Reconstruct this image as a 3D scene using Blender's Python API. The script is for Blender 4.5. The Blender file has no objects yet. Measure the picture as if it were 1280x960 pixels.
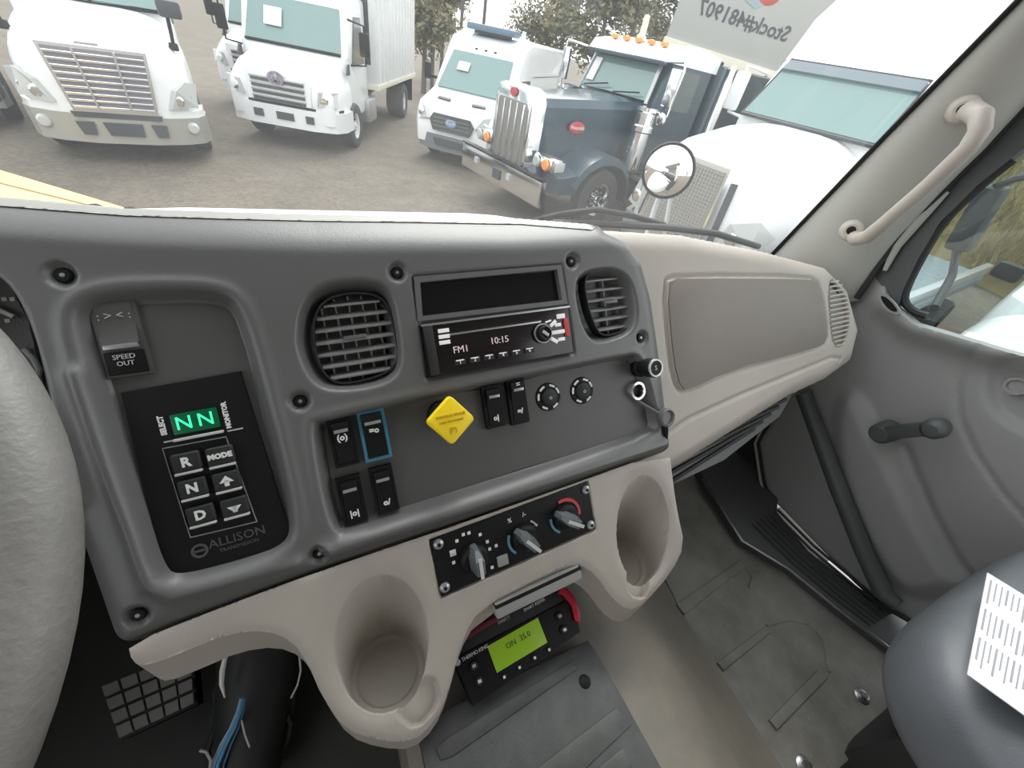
import bpy, bmesh, math, random
import numpy as np
from mathutils import Matrix, Vector
random.seed(7)
rng = np.random.default_rng(7)
PI = math.pi
SC = bpy.context.scene
COL = SC.collection

# ------------------------------------------------------------------ camera, sky, light, exposure
# World axes: X to the passenger side, Y forward, Z up; the driver's eye is the origin, the yard lies 2.45 m below.
F = 500.0
RM = np.array([[0.9069464274306789, 0.14832036690332673, -0.39427052455438605],
               [-0.3900657639557178, 0.6490898268178154, -0.6530934822146524],
               [0.15904992159812717, 0.7461122338383689, 0.6465443967403544]])
GROUND = -2.45
cam_data = bpy.data.cameras.new('camera'); cam = bpy.data.objects.new('camera', cam_data); COL.objects.link(cam)
cam_data.sensor_width = 36; cam_data.lens = 36 * F / 1280; cam_data.clip_start = 0.02; cam_data.clip_end = 300
cam.matrix_world = Matrix(RM.tolist()).to_4x4()
SC.camera = cam
world = bpy.data.worlds.new('overcast_sky'); SC.world = world; world.use_nodes = True
wn = world.node_tree.nodes; wl = world.node_tree.links
bg = wn['Background']; bg.inputs['Strength'].default_value = 1.0
tc = wn.new('ShaderNodeTexCoord'); sep = wn.new('ShaderNodeSeparateXYZ'); ramp = wn.new('ShaderNodeValToRGB')
wl.new(tc.outputs['Generated'], sep.inputs[0]); wl.new(sep.outputs['Z'], ramp.inputs[0]); wl.new(ramp.outputs[0], bg.inputs[0])
ramp.color_ramp.elements[0].position = 0.0; ramp.color_ramp.elements[0].color = (0.93, 0.95, 0.97, 1)
ramp.color_ramp.elements[1].position = 1.0; ramp.color_ramp.elements[1].color = (1.0, 1.02, 1.06, 1)
sun_d = bpy.data.lights.new('hazy_sun', 'SUN'); sun_d.energy = 1.5; sun_d.angle = math.radians(40); sun_d.color = (1, .97, .92)
sun = bpy.data.objects.new('hazy_sun', sun_d); COL.objects.link(sun)
sun.rotation_euler = Vector((.32, .62, .71)).to_track_quat('Z', 'Y').to_euler()
SC.view_settings.view_transform = 'Standard'; SC.view_settings.look = 'None'
SC.view_settings.exposure = 1.18; SC.view_settings.gamma = 1.0; SC.view_settings.use_curve_mapping = False

# ------------------------------------------------------------------ materials
MATS = {}
def mat(name, col, rough=.6, metal=0., bump=0., bscale=300., var=0., vscale=8., emit=None, estr=1., col2=None, coat=0., spec=.5):
    # procedural plastic, paint, metal, rubber: one base colour, optional grain and mottling
    if name in MATS: return MATS[name]
    m = bpy.data.materials.new(name); m.use_nodes = True
    nt = m.node_tree; b = nt.nodes['Principled BSDF']; L = nt.links
    b.inputs['Base Color'].default_value = (*col, 1); b.inputs['Roughness'].default_value = rough
    b.inputs['Metallic'].default_value = metal; b.inputs['Coat Weight'].default_value = coat
    b.inputs['Specular IOR Level'].default_value = spec
    if emit: b.inputs['Emission Color'].default_value = (*emit, 1); b.inputs['Emission Strength'].default_value = estr
    tcn = nt.nodes.new('ShaderNodeTexCoord')
    if bump:
        n = nt.nodes.new('ShaderNodeTexNoise'); n.inputs['Scale'].default_value = bscale; n.inputs['Detail'].default_value = 4
        bp = nt.nodes.new('ShaderNodeBump'); bp.inputs['Strength'].default_value = bump; bp.inputs['Distance'].default_value = .001 if bscale > 60 else .02
        L.new(tcn.outputs['Object'], n.inputs['Vector']); L.new(n.outputs[0], bp.inputs['Height']); L.new(bp.outputs[0], b.inputs['Normal'])
    if var or col2:
        n = nt.nodes.new('ShaderNodeTexNoise'); n.inputs['Scale'].default_value = vscale; n.inputs['Detail'].default_value = 6
        n.inputs['Roughness'].default_value = .65
        mx = nt.nodes.new('ShaderNodeMix'); mx.data_type = 'RGBA'
        c2 = col2 or tuple(min(1, c * (1 + var)) for c in col); c1 = col if col2 else tuple(c * (1 - var) for c in col)
        mx.inputs[6].default_value = (*c1, 1); mx.inputs[7].default_value = (*c2, 1)
        rp = nt.nodes.new('ShaderNodeValToRGB'); rp.color_ramp.elements[0].position = .35; rp.color_ramp.elements[1].position = .65
        L.new(tcn.outputs['Object'], n.inputs['Vector']); L.new(n.outputs[0], rp.inputs[0]); L.new(rp.outputs[0], mx.inputs[0]); L.new(mx.outputs[2], b.inputs['Base Color'])
    MATS[name] = m; return m
def glassmat(name, tint=(1, 1, 1), refl=.06, haze=0., hazecol=(.9, .92, .95)):
    m = bpy.data.materials.new(name); m.use_nodes = True; nt = m.node_tree; nt.nodes.clear(); L = nt.links
    out = nt.nodes.new('ShaderNodeOutputMaterial'); tr = nt.nodes.new('ShaderNodeBsdfTransparent'); tr.inputs[0].default_value = (*tint, 1)
    gl = nt.nodes.new('ShaderNodeBsdfGlossy'); gl.inputs['Roughness'].default_value = .02
    mx = nt.nodes.new('ShaderNodeMixShader'); mx.inputs[0].default_value = refl
    L.new(tr.outputs[0], mx.inputs[1]); L.new(gl.outputs[0], mx.inputs[2]); last = mx
    if haze:
        tl = nt.nodes.new('ShaderNodeBsdfTranslucent'); tl.inputs[0].default_value = (*hazecol, 1)
        m2 = nt.nodes.new('ShaderNodeMixShader'); m2.inputs[0].default_value = haze
        L.new(mx.outputs[0], m2.inputs[1]); L.new(tl.outputs[0], m2.inputs[2]); last = m2
    L.new(last.outputs[0], out.inputs[0]); MATS[name] = m; return m

dash_grey = mat('dash_charcoal_plastic', (.122, .122, .120), .30, bump=.25, bscale=900)
panel_blk = mat('switch_panel_plastic', (.082, .081, .078), .42, bump=.25, bscale=900)
taupe = mat('taupe_plastic', (.43, .39, .345), .45, bump=.3, bscale=800, var=.05, vscale=5)
taupe_d = mat('glovebox_plastic', (.20, .172, .15), .5, bump=.3, bscale=800)
light_grey = mat('pillar_plastic', (.42, .415, .385), .55, bump=.15, bscale=600)
mid_grey = mat('door_plastic', (.30, .30, .292), .5, bump=.3, bscale=600)
blk = mat('black_plastic', (.008, .008, .009), .5, spec=.22)
blk_soft = mat('black_rubber', (.015, .0155, .016), .6, bump=.2, bscale=400)
blk_gloss = mat('gloss_black', (.008, .008, .01), .12)
display_blk = mat('display_black', (.012, .009, .010), .18)
white_print = mat('white_print', (.75, .75, .72), .5)
grey_print = mat('grey_print', (.5, .5, .48), .5)
silver = mat('silver_paint', (.42, .43, .43), .3, metal=.6)
chrome = mat('chrome', (.82, .83, .84), .12, metal=1.)
steel = mat('steel', (.5, .5, .5), .35, metal=1.)
teal = mat('teal_plastic', (.05, .2, .27), .35)
yellow = mat('yellow_plastic', (.95, .68, .02), .38)
red = mat('red_plastic', (.55, .02, .05), .35)
redp = mat('red_print', (.5, .05, .05), .5)
bluep = mat('blue_print', (.1, .3, .42), .5)
amber = mat('amber_lens', (.85, .3, .06), .2)
lcd = mat('lcd_green', (.15, .26, .015), .3, emit=(.30, .52, .02), estr=.10)
led = mat('led_green', (.02, .3, .15), .3, emit=(.05, .8, .38), estr=.6)
ledbg = mat('led_window', (.0, .03, .012), .3, emit=(.0, .10, .035), estr=.25)
radio_print = mat('radio_segment', (.4, .32, .35), .4, emit=(.8, .62, .68), estr=.18)
radio_key = mat('radio_key_light', (.5, .48, .48), .4, emit=(.8, .76, .78), estr=.2)
rim_leather = mat('wheel_leather', (.15, .145, .137), .5, bump=.5, bscale=260, var=.12, vscale=14)
seat_cloth = mat('seat_vinyl', (.125, .134, .148), .45, bump=.35, bscale=350, var=.08, vscale=10)
floor_mat_m = mat('floor_rubber', (.21, .20, .18), .55, bump=.4, bscale=160, var=.3, vscale=6)
tunnel_m = mat('tunnel_mat', (.19, .175, .15), .6, bump=.4, bscale=200, col2=(.25, .22, .18), vscale=9)
plate_m = mat('cover_plate', (.06, .062, .06), .45, bump=.2, bscale=300, var=.22, vscale=22)
dark_well = mat('footwell_carpet', (.022, .022, .023), .9, bump=.4, bscale=300)
sill_m = mat('sill_rubber', (.075, .076, .077), .4)
paper = mat('white_paper', (.78, .78, .78), .7)
ink = mat('ink_grey', (.33, .33, .36), .8)
white_paint = mat('white_paint', (.78, .79, .79), .28, coat=.4)
white_dull = mat('white_box_panel', (.66, .67, .66), .5, var=.05, vscale=2)
navy = mat('navy_paint', (.022, .05, .07), .25, coat=.25)
veh_glass = mat('vehicle_glass', (.15, .25, .235), .06, spec=.9)
veh_glass_d = mat('vehicle_glass_dark', (.05, .07, .07), .08, spec=.9)
lens_m = mat('headlight_lens', (.45, .46, .44), .12, coat=.6)
grille_d = mat('grille_dark', (.05, .055, .06), .5)
grille_l = mat('grille_mesh', (.24, .23, .21), .45, metal=.4)
bumper_s = mat('bumper_plastic_silver', (.36, .35, .31), .4, metal=.3)
bumper_g = mat('bumper_grey', (.16, .17, .17), .6)
tyre_m = mat('tyre_rubber', (.045, .046, .047), .8)
under_m = mat('chassis_dark', (.03, .034, .037), .8)
asphalt = mat('yard_asphalt', (.12, .10, .078), .9, bump=.6, bscale=30, col2=(.18, .152, .118), vscale=1.3)
_nt = asphalt.node_tree; _b = _nt.nodes['Principled BSDF']; _src = _b.inputs['Base Color'].links[0].from_socket
_n = _nt.nodes.new('ShaderNodeTexNoise'); _n.inputs['Scale'].default_value = 22; _r = _nt.nodes.new('ShaderNodeValToRGB'); _r.color_ramp.elements[0].position = .40; _r.color_ramp.elements[1].position = .60
_r.color_ramp.elements[0].color = (.62, .62, .62, 1); _r.color_ramp.elements[1].color = (1.12, 1.1, 1.06, 1)
_m = _nt.nodes.new('ShaderNodeMix'); _m.data_type = 'RGBA'; _m.blend_type = 'MULTIPLY'; _m.inputs[0].default_value = 1.
_nt.links.new(_nt.nodes['Texture Coordinate'].outputs['Object'], _n.inputs['Vector']); _nt.links.new(_n.outputs[0], _r.inputs[0]); _nt.links.new(_src, _m.inputs[6]); _nt.links.new(_r.outputs[0], _m.inputs[7]); _nt.links.new(_m.outputs[2], _b.inputs['Base Color'])
for n_ in asphalt.node_tree.nodes:
    if n_.type == 'TEX_NOISE': n_.inputs['Detail'].default_value = 14; n_.inputs['Roughness'].default_value = .78
curb_m = mat('yellow_painted_timber', (.80, .60, .26), .6, bump=.4, bscale=40, col2=(.62, .46, .22), vscale=12)
leafm = mat('tree_leaves', (.10, .125, .07), .7, col2=(.25, .20, .09), vscale=1.2)
leafb = mat('dry_hedge_leaves', (.36, .28, .12), .8, col2=(.24, .20, .09), vscale=4)
bark = mat('bark', (.14, .12, .10), .9)
board_m = mat('banner_cloth', (.42, .43, .41), .7)
cream = mat('cream_metal', (.72, .68, .55), .5)
glass_ws = glassmat('windscreen_glass', (.97, .985, .98), .035, .019)
glass_door = glassmat('door_glass', (.82, .90, .89), .06, .012)
mirror_m = mat('mirror', (.9, .9, .9), .02, metal=1.)

# ------------------------------------------------------------------ geometry helpers
def V(*a): return Vector(a)
def ray(x, y): return Vector((RM @ np.array([(x - 640) / F, (480 - y) / F, -1.0])).tolist())
def atax(x, y, ax, val):
    r = ray(x, y); return r * (val / r[ax])
def athit(x, y, P0, n):
    r = ray(x, y); return r * (P0.dot(n) / r.dot(n))
def rays_np(P):
    P = np.asarray(P, float)
    return np.stack([(P[:, 0] - 640) / F, (480 - P[:, 1]) / F, -np.ones(len(P))], 1) @ RM.T

class MB:
    def __init__(s): s.bm = bmesh.new()
    def _m(s, M, geom):
        if M is not None: bmesh.ops.transform(s.bm, matrix=M, verts=geom)
    def box(s, c, size, bev=0, M=None, seg=2, R=None):
        t = bmesh.new(); bmesh.ops.create_cube(t, size=1.0)
        bmesh.ops.scale(t, vec=size, verts=t.verts)
        if bev: bmesh.ops.bevel(t, geom=t.edges[:], offset=min(bev, min(size) * .49), segments=seg, affect='EDGES', profile=.6)
        if R is not None: bmesh.ops.transform(t, matrix=R.to_4x4(), verts=t.verts)
        bmesh.ops.translate(t, vec=c, verts=t.verts)
        return s.merge(t, M)
    def merge(s, t, M=None):
        if M is not None: bmesh.ops.transform(t, matrix=M, verts=t.verts)
        vm = {v: s.bm.verts.new(v.co) for v in t.verts}
        for f in t.faces:
            try: s.bm.faces.new([vm[v] for v in f.verts])
            except ValueError: pass
        t.free(); return s
    def prism(s, poly, z0, z1, M=None, bev=0, seg=2):
        t = bmesh.new(); a = [t.verts.new((p[0], p[1], z0)) for p in poly]; b = [t.verts.new((p[0], p[1], z1)) for p in poly]
        n = len(poly); t.faces.new(a[::-1]); top = t.faces.new(b)
        for i in range(n): t.faces.new((a[i], a[(i + 1) % n], b[(i + 1) % n], b[i]))
        bmesh.ops.recalc_face_normals(t, faces=t.faces)
        if bev: bmesh.ops.bevel(t, geom=list(top.edges), offset=bev, segments=seg, affect='EDGES', profile=.6)
        return s.merge(t, M)
    def slab(s, pts, th, M=None):      # planar loop of 3-D points thickened both ways along its normal
        pts = [Vector(p) for p in pts]; n = Vector((0, 0, 0)); c = sum(pts, Vector()) / len(pts)
        for i in range(len(pts)): n += (pts[i] - c).cross(pts[(i + 1) % len(pts)] - c)
        n.normalize(); t = bmesh.new()
        a = [t.verts.new(p - n * th / 2) for p in pts]; b = [t.verts.new(p + n * th / 2) for p in pts]
        k = len(pts); t.faces.new(a[::-1]); t.faces.new(b)
        for i in range(k): t.faces.new((a[i], a[(i + 1) % k], b[(i + 1) % k], b[i]))
        return s.merge(t, M)
    def tube(s, pts, r, seg=10, closed=False, M=None, cap=True):
        pts = [Vector(p) for p in pts]; n = len(pts); rs = r if isinstance(r, (list, tuple)) else [r] * n
        t = bmesh.new(); rings = []; up = None
        for i, p in enumerate(pts):
            a = pts[(i - 1) % n] if (closed or i > 0) else p; b = pts[(i + 1) % n] if (closed or i < n - 1) else p
            d = (b - a).normalized()
            if up is None: up = d.orthogonal().normalized()
            up = (up - d * up.dot(d)).normalized(); sd = d.cross(up)
            rings.append([t.verts.new(p + (up * math.cos(2 * PI * k / seg) + sd * math.sin(2 * PI * k / seg)) * rs[i]) for k in range(seg)])
        for i in range(n if closed else n - 1):
            A = rings[i]; B = rings[(i + 1) % n]
            for k in range(seg): t.faces.new((A[k], A[(k + 1) % seg], B[(k + 1) % seg], B[k]))
        if cap and not closed: t.faces.new(rings[0][::-1]); t.faces.new(rings[-1])
        return s.merge(t, M)
    def bar(s, p0, p1, w, h, up=(0, 0, 1), bev=0, M=None):
        p0 = Vector(p0); p1 = Vector(p1); d = p1 - p0; L = d.length; x = d.normalized(); z = Vector(up); z = (z - x * z.dot(x)).normalized(); y = z.cross(x)
        R = Matrix((x, y, z)).transposed()
        return s.box((p0 + p1) / 2, (L, w, h), bev, M=M, R=R)
    def lathe(s, prof, seg=24, M=None, a0=0, a1=2 * PI):   # prof [(r,z)] round local z
        t = bmesh.new(); full = abs(a1 - a0 - 2 * PI) < 1e-6; ns = seg if full else seg + 1
        R = [[t.verts.new((r * math.cos(a0 + (a1 - a0) * k / seg), r * math.sin(a0 + (a1 - a0) * k / seg), z)) for k in range(ns)] for r, z in prof]
        for i in range(len(prof) - 1):
            for k in range(seg):
                k2 = (k + 1) % ns
                try: t.faces.new((R[i][k], R[i][k2], R[i + 1][k2], R[i + 1][k]))
                except ValueError: pass
        bmesh.ops.remove_doubles(t, verts=t.verts, dist=1e-6)
        return s.merge(t, M)
    def loft(s, secs, closed=True, caps=True, M=None):
        t = bmesh.new(); R = [[t.verts.new(p) for p in q] for q in secs]; n = len(secs[0])
        for i in range(len(secs) - 1):
            for k in range(n if closed else n - 1):
                t.faces.new((R[i][k], R[i][(k + 1) % n], R[i + 1][(k + 1) % n], R[i + 1][k]))
        if caps and closed: t.faces.new(R[0][::-1]); t.faces.new(R[-1])
        bmesh.ops.recalc_face_normals(t, faces=t.faces)
        return s.merge(t, M)
    def band(s, path, z0, z1, th, M=None):  # wall following an XY path
        P = [Vector((p[0], p[1], 0)) for p in path]; secs = []
        for i, p in enumerate(P):
            d = (P[min(i + 1, len(P) - 1)] - P[max(i - 1, 0)]).normalized(); n = Vector((-d.y, d.x, 0))
            q = p + n * th
            secs.append([(p.x, p.y, z0), (p.x, p.y, z1), (q.x, q.y, z1), (q.x, q.y, z0)])
        return s.loft(secs, M=M)
    def build(s, name, m, parent=None, smooth=True, world=False, ang=35):
        me = bpy.data.meshes.new(name)
        o = bpy.data.objects.new(name, me); COL.objects.link(o)
        if parent is not None:
            if world: bmesh.ops.transform(s.bm, matrix=WM[parent.name].inverted(), verts=s.bm.verts)
            o.parent = parent; WM[o.name] = WM[parent.name]
        else:
            xs = [v.co for v in s.bm.verts]
            c = Vector(((min(v.x for v in xs) + max(v.x for v in xs)) / 2, (min(v.y for v in xs) + max(v.y for v in xs)) / 2, min(v.z for v in xs)))
            bmesh.ops.translate(s.bm, vec=-c, verts=s.bm.verts); o.location = c; WM[o.name] = Matrix.Translation(c)
        bmesh.ops.recalc_face_normals(s.bm, faces=s.bm.faces) if len(s.bm.faces) < 30000 else None
        s.bm.to_mesh(me); s.bm.free(); me.materials.append(m)
        if smooth:
            me.polygons.foreach_set('use_smooth', [True] * len(me.polygons))
            try: me.set_sharp_from_angle(angle=math.radians(ang))
            except Exception: pass
        return o
WM = {}
SKIP = set()
def tag(o, label=None, cat=None, group=None, kind=None):
    if label: o['label'] = label
    if cat: o['category'] = cat
    if group: o['group'] = group
    if kind: o['kind'] = kind
    return o
def thing(name, label, cat, M=None, group=None, kind=None):
    o = bpy.data.objects.new(name, None); COL.objects.link(o); o.empty_display_size = .05
    M = M if M is not None else Matrix.Identity(4)
    o.matrix_world = M; WM[o.name] = M.copy(); tag(o, label, cat, group, kind); return o
def copy_tree(o, parent=None, M=None, **kw):
    c = o.copy(); COL.objects.link(c); c.parent = parent
    if M is not None: c.matrix_world = M
    WM[c.name] = M.copy() if M is not None else (WM[parent.name] if parent else WM[o.name])
    for ch in list(o.children):
        if ch.name.split('.')[0] not in SKIP: copy_tree(ch, c)
    if kw: tag(c, **kw)
    return c
def structure(o): o['kind'] = 'structure'; return o
def meshobj(name, verts, faces, m, parent=None, smooth=True, world=True):
    b = MB(); vs = [b.bm.verts.new(v) for v in verts]
    for f in faces: b.bm.faces.new([vs[i] for i in f])
    return b.build(name, m, parent, smooth, world, ang=60)
TXT = []
def text(name, s, size, m, parent, M, depth=.0004, mirror=False, ax='CENTER', space=1.0, bold=0.):
    cu = bpy.data.curves.new(name, 'FONT'); cu.body = s; cu.size = size; cu.extrude = depth; cu.align_x = ax; cu.offset = bold; cu.align_y = 'CENTER'
    cu.resolution_u = 2; cu.space_character = space
    TXT.append((name, cu, m, parent, M, mirror))
def flush_text():
    tmp = []
    for t in TXT:
        o = bpy.data.objects.new('tmp', t[1]); COL.objects.link(o); tmp.append(o)
    bpy.context.view_layer.update(); dg = bpy.context.evaluated_depsgraph_get()
    for o, (name, cu, m, parent, M, mirror) in zip(tmp, TXT):
        me = bpy.data.meshes.new_from_object(o.evaluated_get(dg))
        T = M @ Matrix.Scale(-1, 4, (1, 0, 0)) if mirror else M
        me.transform(T); me.materials.clear(); me.materials.append(m); me.name = name
        n = bpy.data.objects.new(name, me); COL.objects.link(n); n.parent = parent
    for o in tmp: bpy.data.objects.remove(o)
    TXT.clear()
def T3(x, y, z=0, rz=0): return Matrix.Translation((x, y, z)) @ Matrix.Rotation(rz, 4, 'Z')
def chaikin(P, k=2):
    P = np.asarray(P, float)
    for _ in range(k):
        Q = np.roll(P, -1, 0); P = np.stack([P * .75 + Q * .25, P * .25 + Q * .75], 1).reshape(-1, 2)
    return P
def sdpoly(X, poly):                   # signed distance, negative inside
    X = np.asarray(X, float); poly = np.asarray(poly, float); d = np.full(len(X), 1e18); ins = np.zeros(len(X), bool)
    for i in range(len(poly)):
        a = poly[i]; b = poly[(i + 1) % len(poly)]; e = b - a; w = X - a
        t = np.clip((w @ e) / (e @ e + 1e-12), 0, 1); q = w - t[:, None] * e; d = np.minimum(d, (q ** 2).sum(1))
        c = ((a[1] > X[:, 1]) != (b[1] > X[:, 1])); den = (b[1] - a[1]) if abs(b[1] - a[1]) > 1e-12 else 1e-12
        ins ^= c & (X[:, 0] < (b[0] - a[0]) * (X[:, 1] - a[1]) / den + a[0])
    d = np.sqrt(d); return np.where(ins, -d, d)
def sdline(X, pts):
    X = np.asarray(X, float); pts = np.asarray(pts, float); d = np.full(len(X), 1e18)
    for i in range(len(pts) - 1):
        a = pts[i]; b = pts[i + 1]; e = b - a; w = X - a; t = np.clip((w @ e) / (e @ e + 1e-12), 0, 1); q = w - t[:, None] * e
        d = np.minimum(d, (q ** 2).sum(1))
    return np.sqrt(d)
def sst(x): x = np.clip(x, 0, 1); return x * x * (3 - 2 * x)
def recess(sd, depth, edge): return -depth * sst(-sd / edge)

# the sloping dash face: 37 degrees back from upright, 0.428 m from the eye
TL = math.radians(37)
NN = Vector((0, -math.cos(TL), math.sin(TL)))
U0 = Vector((1, 0, 0)); V0 = NN.cross(U0)
a_ = math.radians(2.2)
UU = U0 * math.cos(a_) + V0 * math.sin(a_); VV = NN.cross(UU)
PORG = NN * -.428
PM = Matrix.Translation(PORG) @ Matrix((UU, VV, NN)).transposed().to_4x4()   # (u,v,w) in metres -> world
PMI = PM.inverted()
def pp(x, y, w=0.):
    P = athit(x, y, PORG + NN * w, NN); q = PMI @ P; return (q.x, q.y)
def ppoly(px, w=0., k=0):
    P = np.array([pp(x, y, w) for x, y in px]); return chaikin(P, k) if k else P
def heightfield(name, us, vs, hf, m, parent, base=PM, keep=None, snap=None, drop=0.):
    uu, vv = np.meshgrid(us, vs, indexing='ij'); X = np.stack([uu.ravel(), vv.ravel()], 1); st = us[1] - us[0]
    sk = None
    if snap is not None:      # pull the vertices just outside the outline onto it, then hang a straight skirt from it
        s0 = sdpoly(X, snap); e = 1e-4
        for _ in range(3):
            s = sdpoly(X, snap); k = (s > 0) & (s0 < st * 3)
            Xs = X[k]; gx = (sdpoly(Xs + [e, 0], snap) - sdpoly(Xs - [e, 0], snap)) / (2 * e); gy = (sdpoly(Xs + [0, e], snap) - sdpoly(Xs - [0, e], snap)) / (2 * e)
            X[k] = Xs - np.stack([gx, gy], 1) * s[k][:, None]
        keep = lambda X_, h_: s0 < st * 1.45
        sn = np.asarray(snap); pts = []
        for i in range(len(sn)):
            p, q = sn[i], sn[(i + 1) % len(sn)]; n = max(1, int(np.linalg.norm(q - p) / (st * 1.5)))
            pts += [p + (q - p) * j / n for j in range(n)]
        sk = np.array(pts)
    h = hf(X)
    nu, nv = len(us), len(vs); Mx = np.array(base); P = np.column_stack([X, h, np.ones(len(X))]) @ Mx.T
    idx = np.arange(nu * nv).reshape(nu, nv)
    Fc = np.stack([idx[:-1, :-1], idx[1:, :-1], idx[1:, 1:], idx[:-1, 1:]], -1).reshape(-1, 4)
    if keep is not None:
        k = keep(X, h); Fc = Fc[k[Fc].all(1)]
    inv = np.array(WM[parent.name].inverted()) if parent else np.eye(4)
    P = (P @ inv.T)[:, :3]
    used = np.unique(Fc); remap = -np.ones(len(P), int); remap[used] = np.arange(len(used))
    VS = P[used].tolist(); FS = remap[Fc].tolist()
    if sk is not None:
        hs = hf(sk); n = len(sk); b0 = len(VS)
        for dz in (0., drop): VS += (((np.column_stack([sk, hs - dz, np.ones(n)]) @ Mx.T) @ inv.T)[:, :3]).tolist()
        FS += [[b0 + i, b0 + n + i, b0 + n + (i + 1) % n, b0 + (i + 1) % n] for i in range(n)]
    me = bpy.data.meshes.new(name); me.from_pydata(VS, [], FS); me.materials.append(m)
    me.polygons.foreach_set('use_smooth', [True] * len(me.polygons)); me.update()
    o = bpy.data.objects.new(name, me); COL.objects.link(o)
    if parent: o.parent = parent; WM[o.name] = WM[parent.name]
    return o

# ================================================================== STRUCTURE OF THE CAB
XD = 1.12
MD = Matrix(((0, 0, -1, XD), (-1, 0, 0, 0), (0, 1, 0, 0), (0, 0, 0, 1)))   # (u=-Y, v=Z, w=inwards) -> world
def dpoly(px, X=XD, k=0):
    P = []
    for x, y in px:
        q = atax(x, y, 0, X); P.append((-q.y, q.z))
    return chaikin(np.array(P), k) if k else np.array(P)
FZ = -.92
structure(MB().box((.0, -.15, FZ - .03), (2.3, 1.9, .05)).build('floor', mat('cab_floor', (.05, .049, .047), .85, bump=.4, bscale=300)))
structure(MB().box((-.80, .36, -.64), (.02, .90, .58)).build('wall_left', dark_well))
structure(MB().box((.0, .80, -.70), (2.3, .03, .48)).build('wall_front', dark_well))
structure(MB().box((0, -1.1, -.19), (2.3, .03, 1.47)).build('wall_back', light_grey))
structure(MB().box((-1.08, -.50, -.66), (.03, 1.2, .56)).build('door_2', mid_grey))
structure(MB().box((1.15, .53, -.66), (.02, .56, .54)).build('wall_right', dark_well))
structure(MB().box((0, -.42, .56), (2.3, 1.4, .03)).build('ceiling', light_grey))
# engine tunnel, one long raised profile
prof = [(.0, FZ), (.01, -.72), (.03, -.695), (.30, -.695), (.36, -.705), (.45, -.76), (.55, -.865), (.60, -.905), (.65, FZ), (.65, FZ - .01), (.0, FZ - .01)]
structure(MB().loft([[(x, y, z) for x, z in prof] for y in (-.95, -.4, .1, .5, .76)]).build('trim_1', tunnel_m))

# right door: one relief surface, its seams, pocket and sill roll pressed into it
door = thing('door_1', M=Matrix.Translation((XD, 0, -.85)), label=None, cat=None, kind='structure')
d_out = dpoly([(1098, 338), (1118, 378), (1150, 404), (1280, 442), (1500, 505), (1620, 900), (1300, 850), (1150, 782), (1085, 745), (1010, 688), (968, 640), (955, 600), (948, 553), (990, 488), (1030, 430), (1060, 330)])
d_sill = dpoly([(1118, 378), (1150, 404), (1280, 442), (1500, 505)])
d_seam = dpoly([(1236, 425), (1212, 448), (1197, 480), (1198, 520), (1218, 565), (1252, 615), (1300, 670)])
d_pull = dpoly([(1330, 440), (1262, 440), (1238, 455), (1228, 485), (1238, 518), (1290, 548), (1330, 560)], k=2)
d_pock = dpoly([(1075, 470), (1125, 560), (1165, 640), (1200, 700), (1235, 745), (1150, 760), (1095, 720), (1040, 600), (1030, 500)], k=2)
d_crease = dpoly([(1128, 560), (1160, 640), (1192, 700), (1230, 745)])
d_crease2 = dpoly([(1075, 470), (1150, 470), (1195, 470)])
def door_h(X):
    h = np.zeros(len(X))
    s = sdline(X, d_sill); h += .030 * np.exp(-(s / .035) ** 2)
    h -= .006 * np.exp(-(sdline(X, d_seam) / .0035) ** 2)
    sd = sdpoly(X, d_pull); h -= .012 * sst(-sd / .012) + .003 * np.exp(-(sd / .003) ** 2)
    sd = sdpoly(X, d_pock); h += .020 * sst(-sd / .05)
    h -= .010 * np.exp(-(sdline(X, d_crease) / .012) ** 2)
    so = sdpoly(X, d_out); h -= 25 * np.clip(so + .012, 0, 1) ** 2
    return h
heightfield('door_panel', np.arange(-.66, .62, .006), np.arange(-.90, -.10, .006), door_h, mid_grey, door, MD, snap=d_out, drop=.03)
e = dpoly([(990, 490), (960, 530), (948, 553), (955, 600), (968, 640), (1010, 688), (1085, 745), (1150, 782), (1300, 850)], X=XD)
MB().tube([(XD - .004, -a, b) for a, b in e], .0055, 8).build('door_seal', blk_soft, door, world=True)
e2 = dpoly([(986, 494), (958, 530), (947, 553), (954, 600), (966, 640)], X=XD)
MB().tube([(XD - .012, -a, b) for a, b in e2], .0035, 8).build('edge_trim', light_grey, door, world=True)
# crank handle of the window
b = MB(); c0 = atax(1107, 540, 0, XD - .03); c1 = atax(1176, 533, 0, XD - .05)
RY = Matrix.Rotation(-PI / 2, 4, 'Y')
fr_m = mat('window_frame_dark', (.075, .082, .082), .5)
b.lathe([(0, .03), (.016, .03), (.022, .022), (.024, 0), (.024, -.02)], 20, M=Matrix.Translation(c0) @ RY)
b.bar(c0 + V(-.02, 0, 0), c1 + V(-.012, 0, 0), .030, .014, up=(1, 0, 0), bev=.006)
ck = b.build('window_crank', fr_m, door, world=True)
MB().lathe([(0, .045), (.012, .044), (.019, .035), (.021, .018), (.017, 0), (0, 0)], 20, M=Matrix.Translation(c1) @ RY).build('crank_knob', fr_m, ck, world=True)
# slanted check strap / bar low on the door
P = [atax(x, y, 0, XD - .045) for x, y in [(1004, 492), (1022, 540), (1050, 615), (1080, 690), (1104, 742), (1122, 757)]]
MB().tube(P, [.017, .018, .019, .019, .02, .016], 12).build('door_bar', fr_m, door, world=True)
lk = atax(1272, 482, 0, XD + .006)
MB().lathe([(0, .004), (.010, .004), (.012, .009), (.016, .009), (.018, 0)], 20, M=Matrix.Translation(lk) @ RY).build('handle_bezel', mid_grey, door, world=True)
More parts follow.
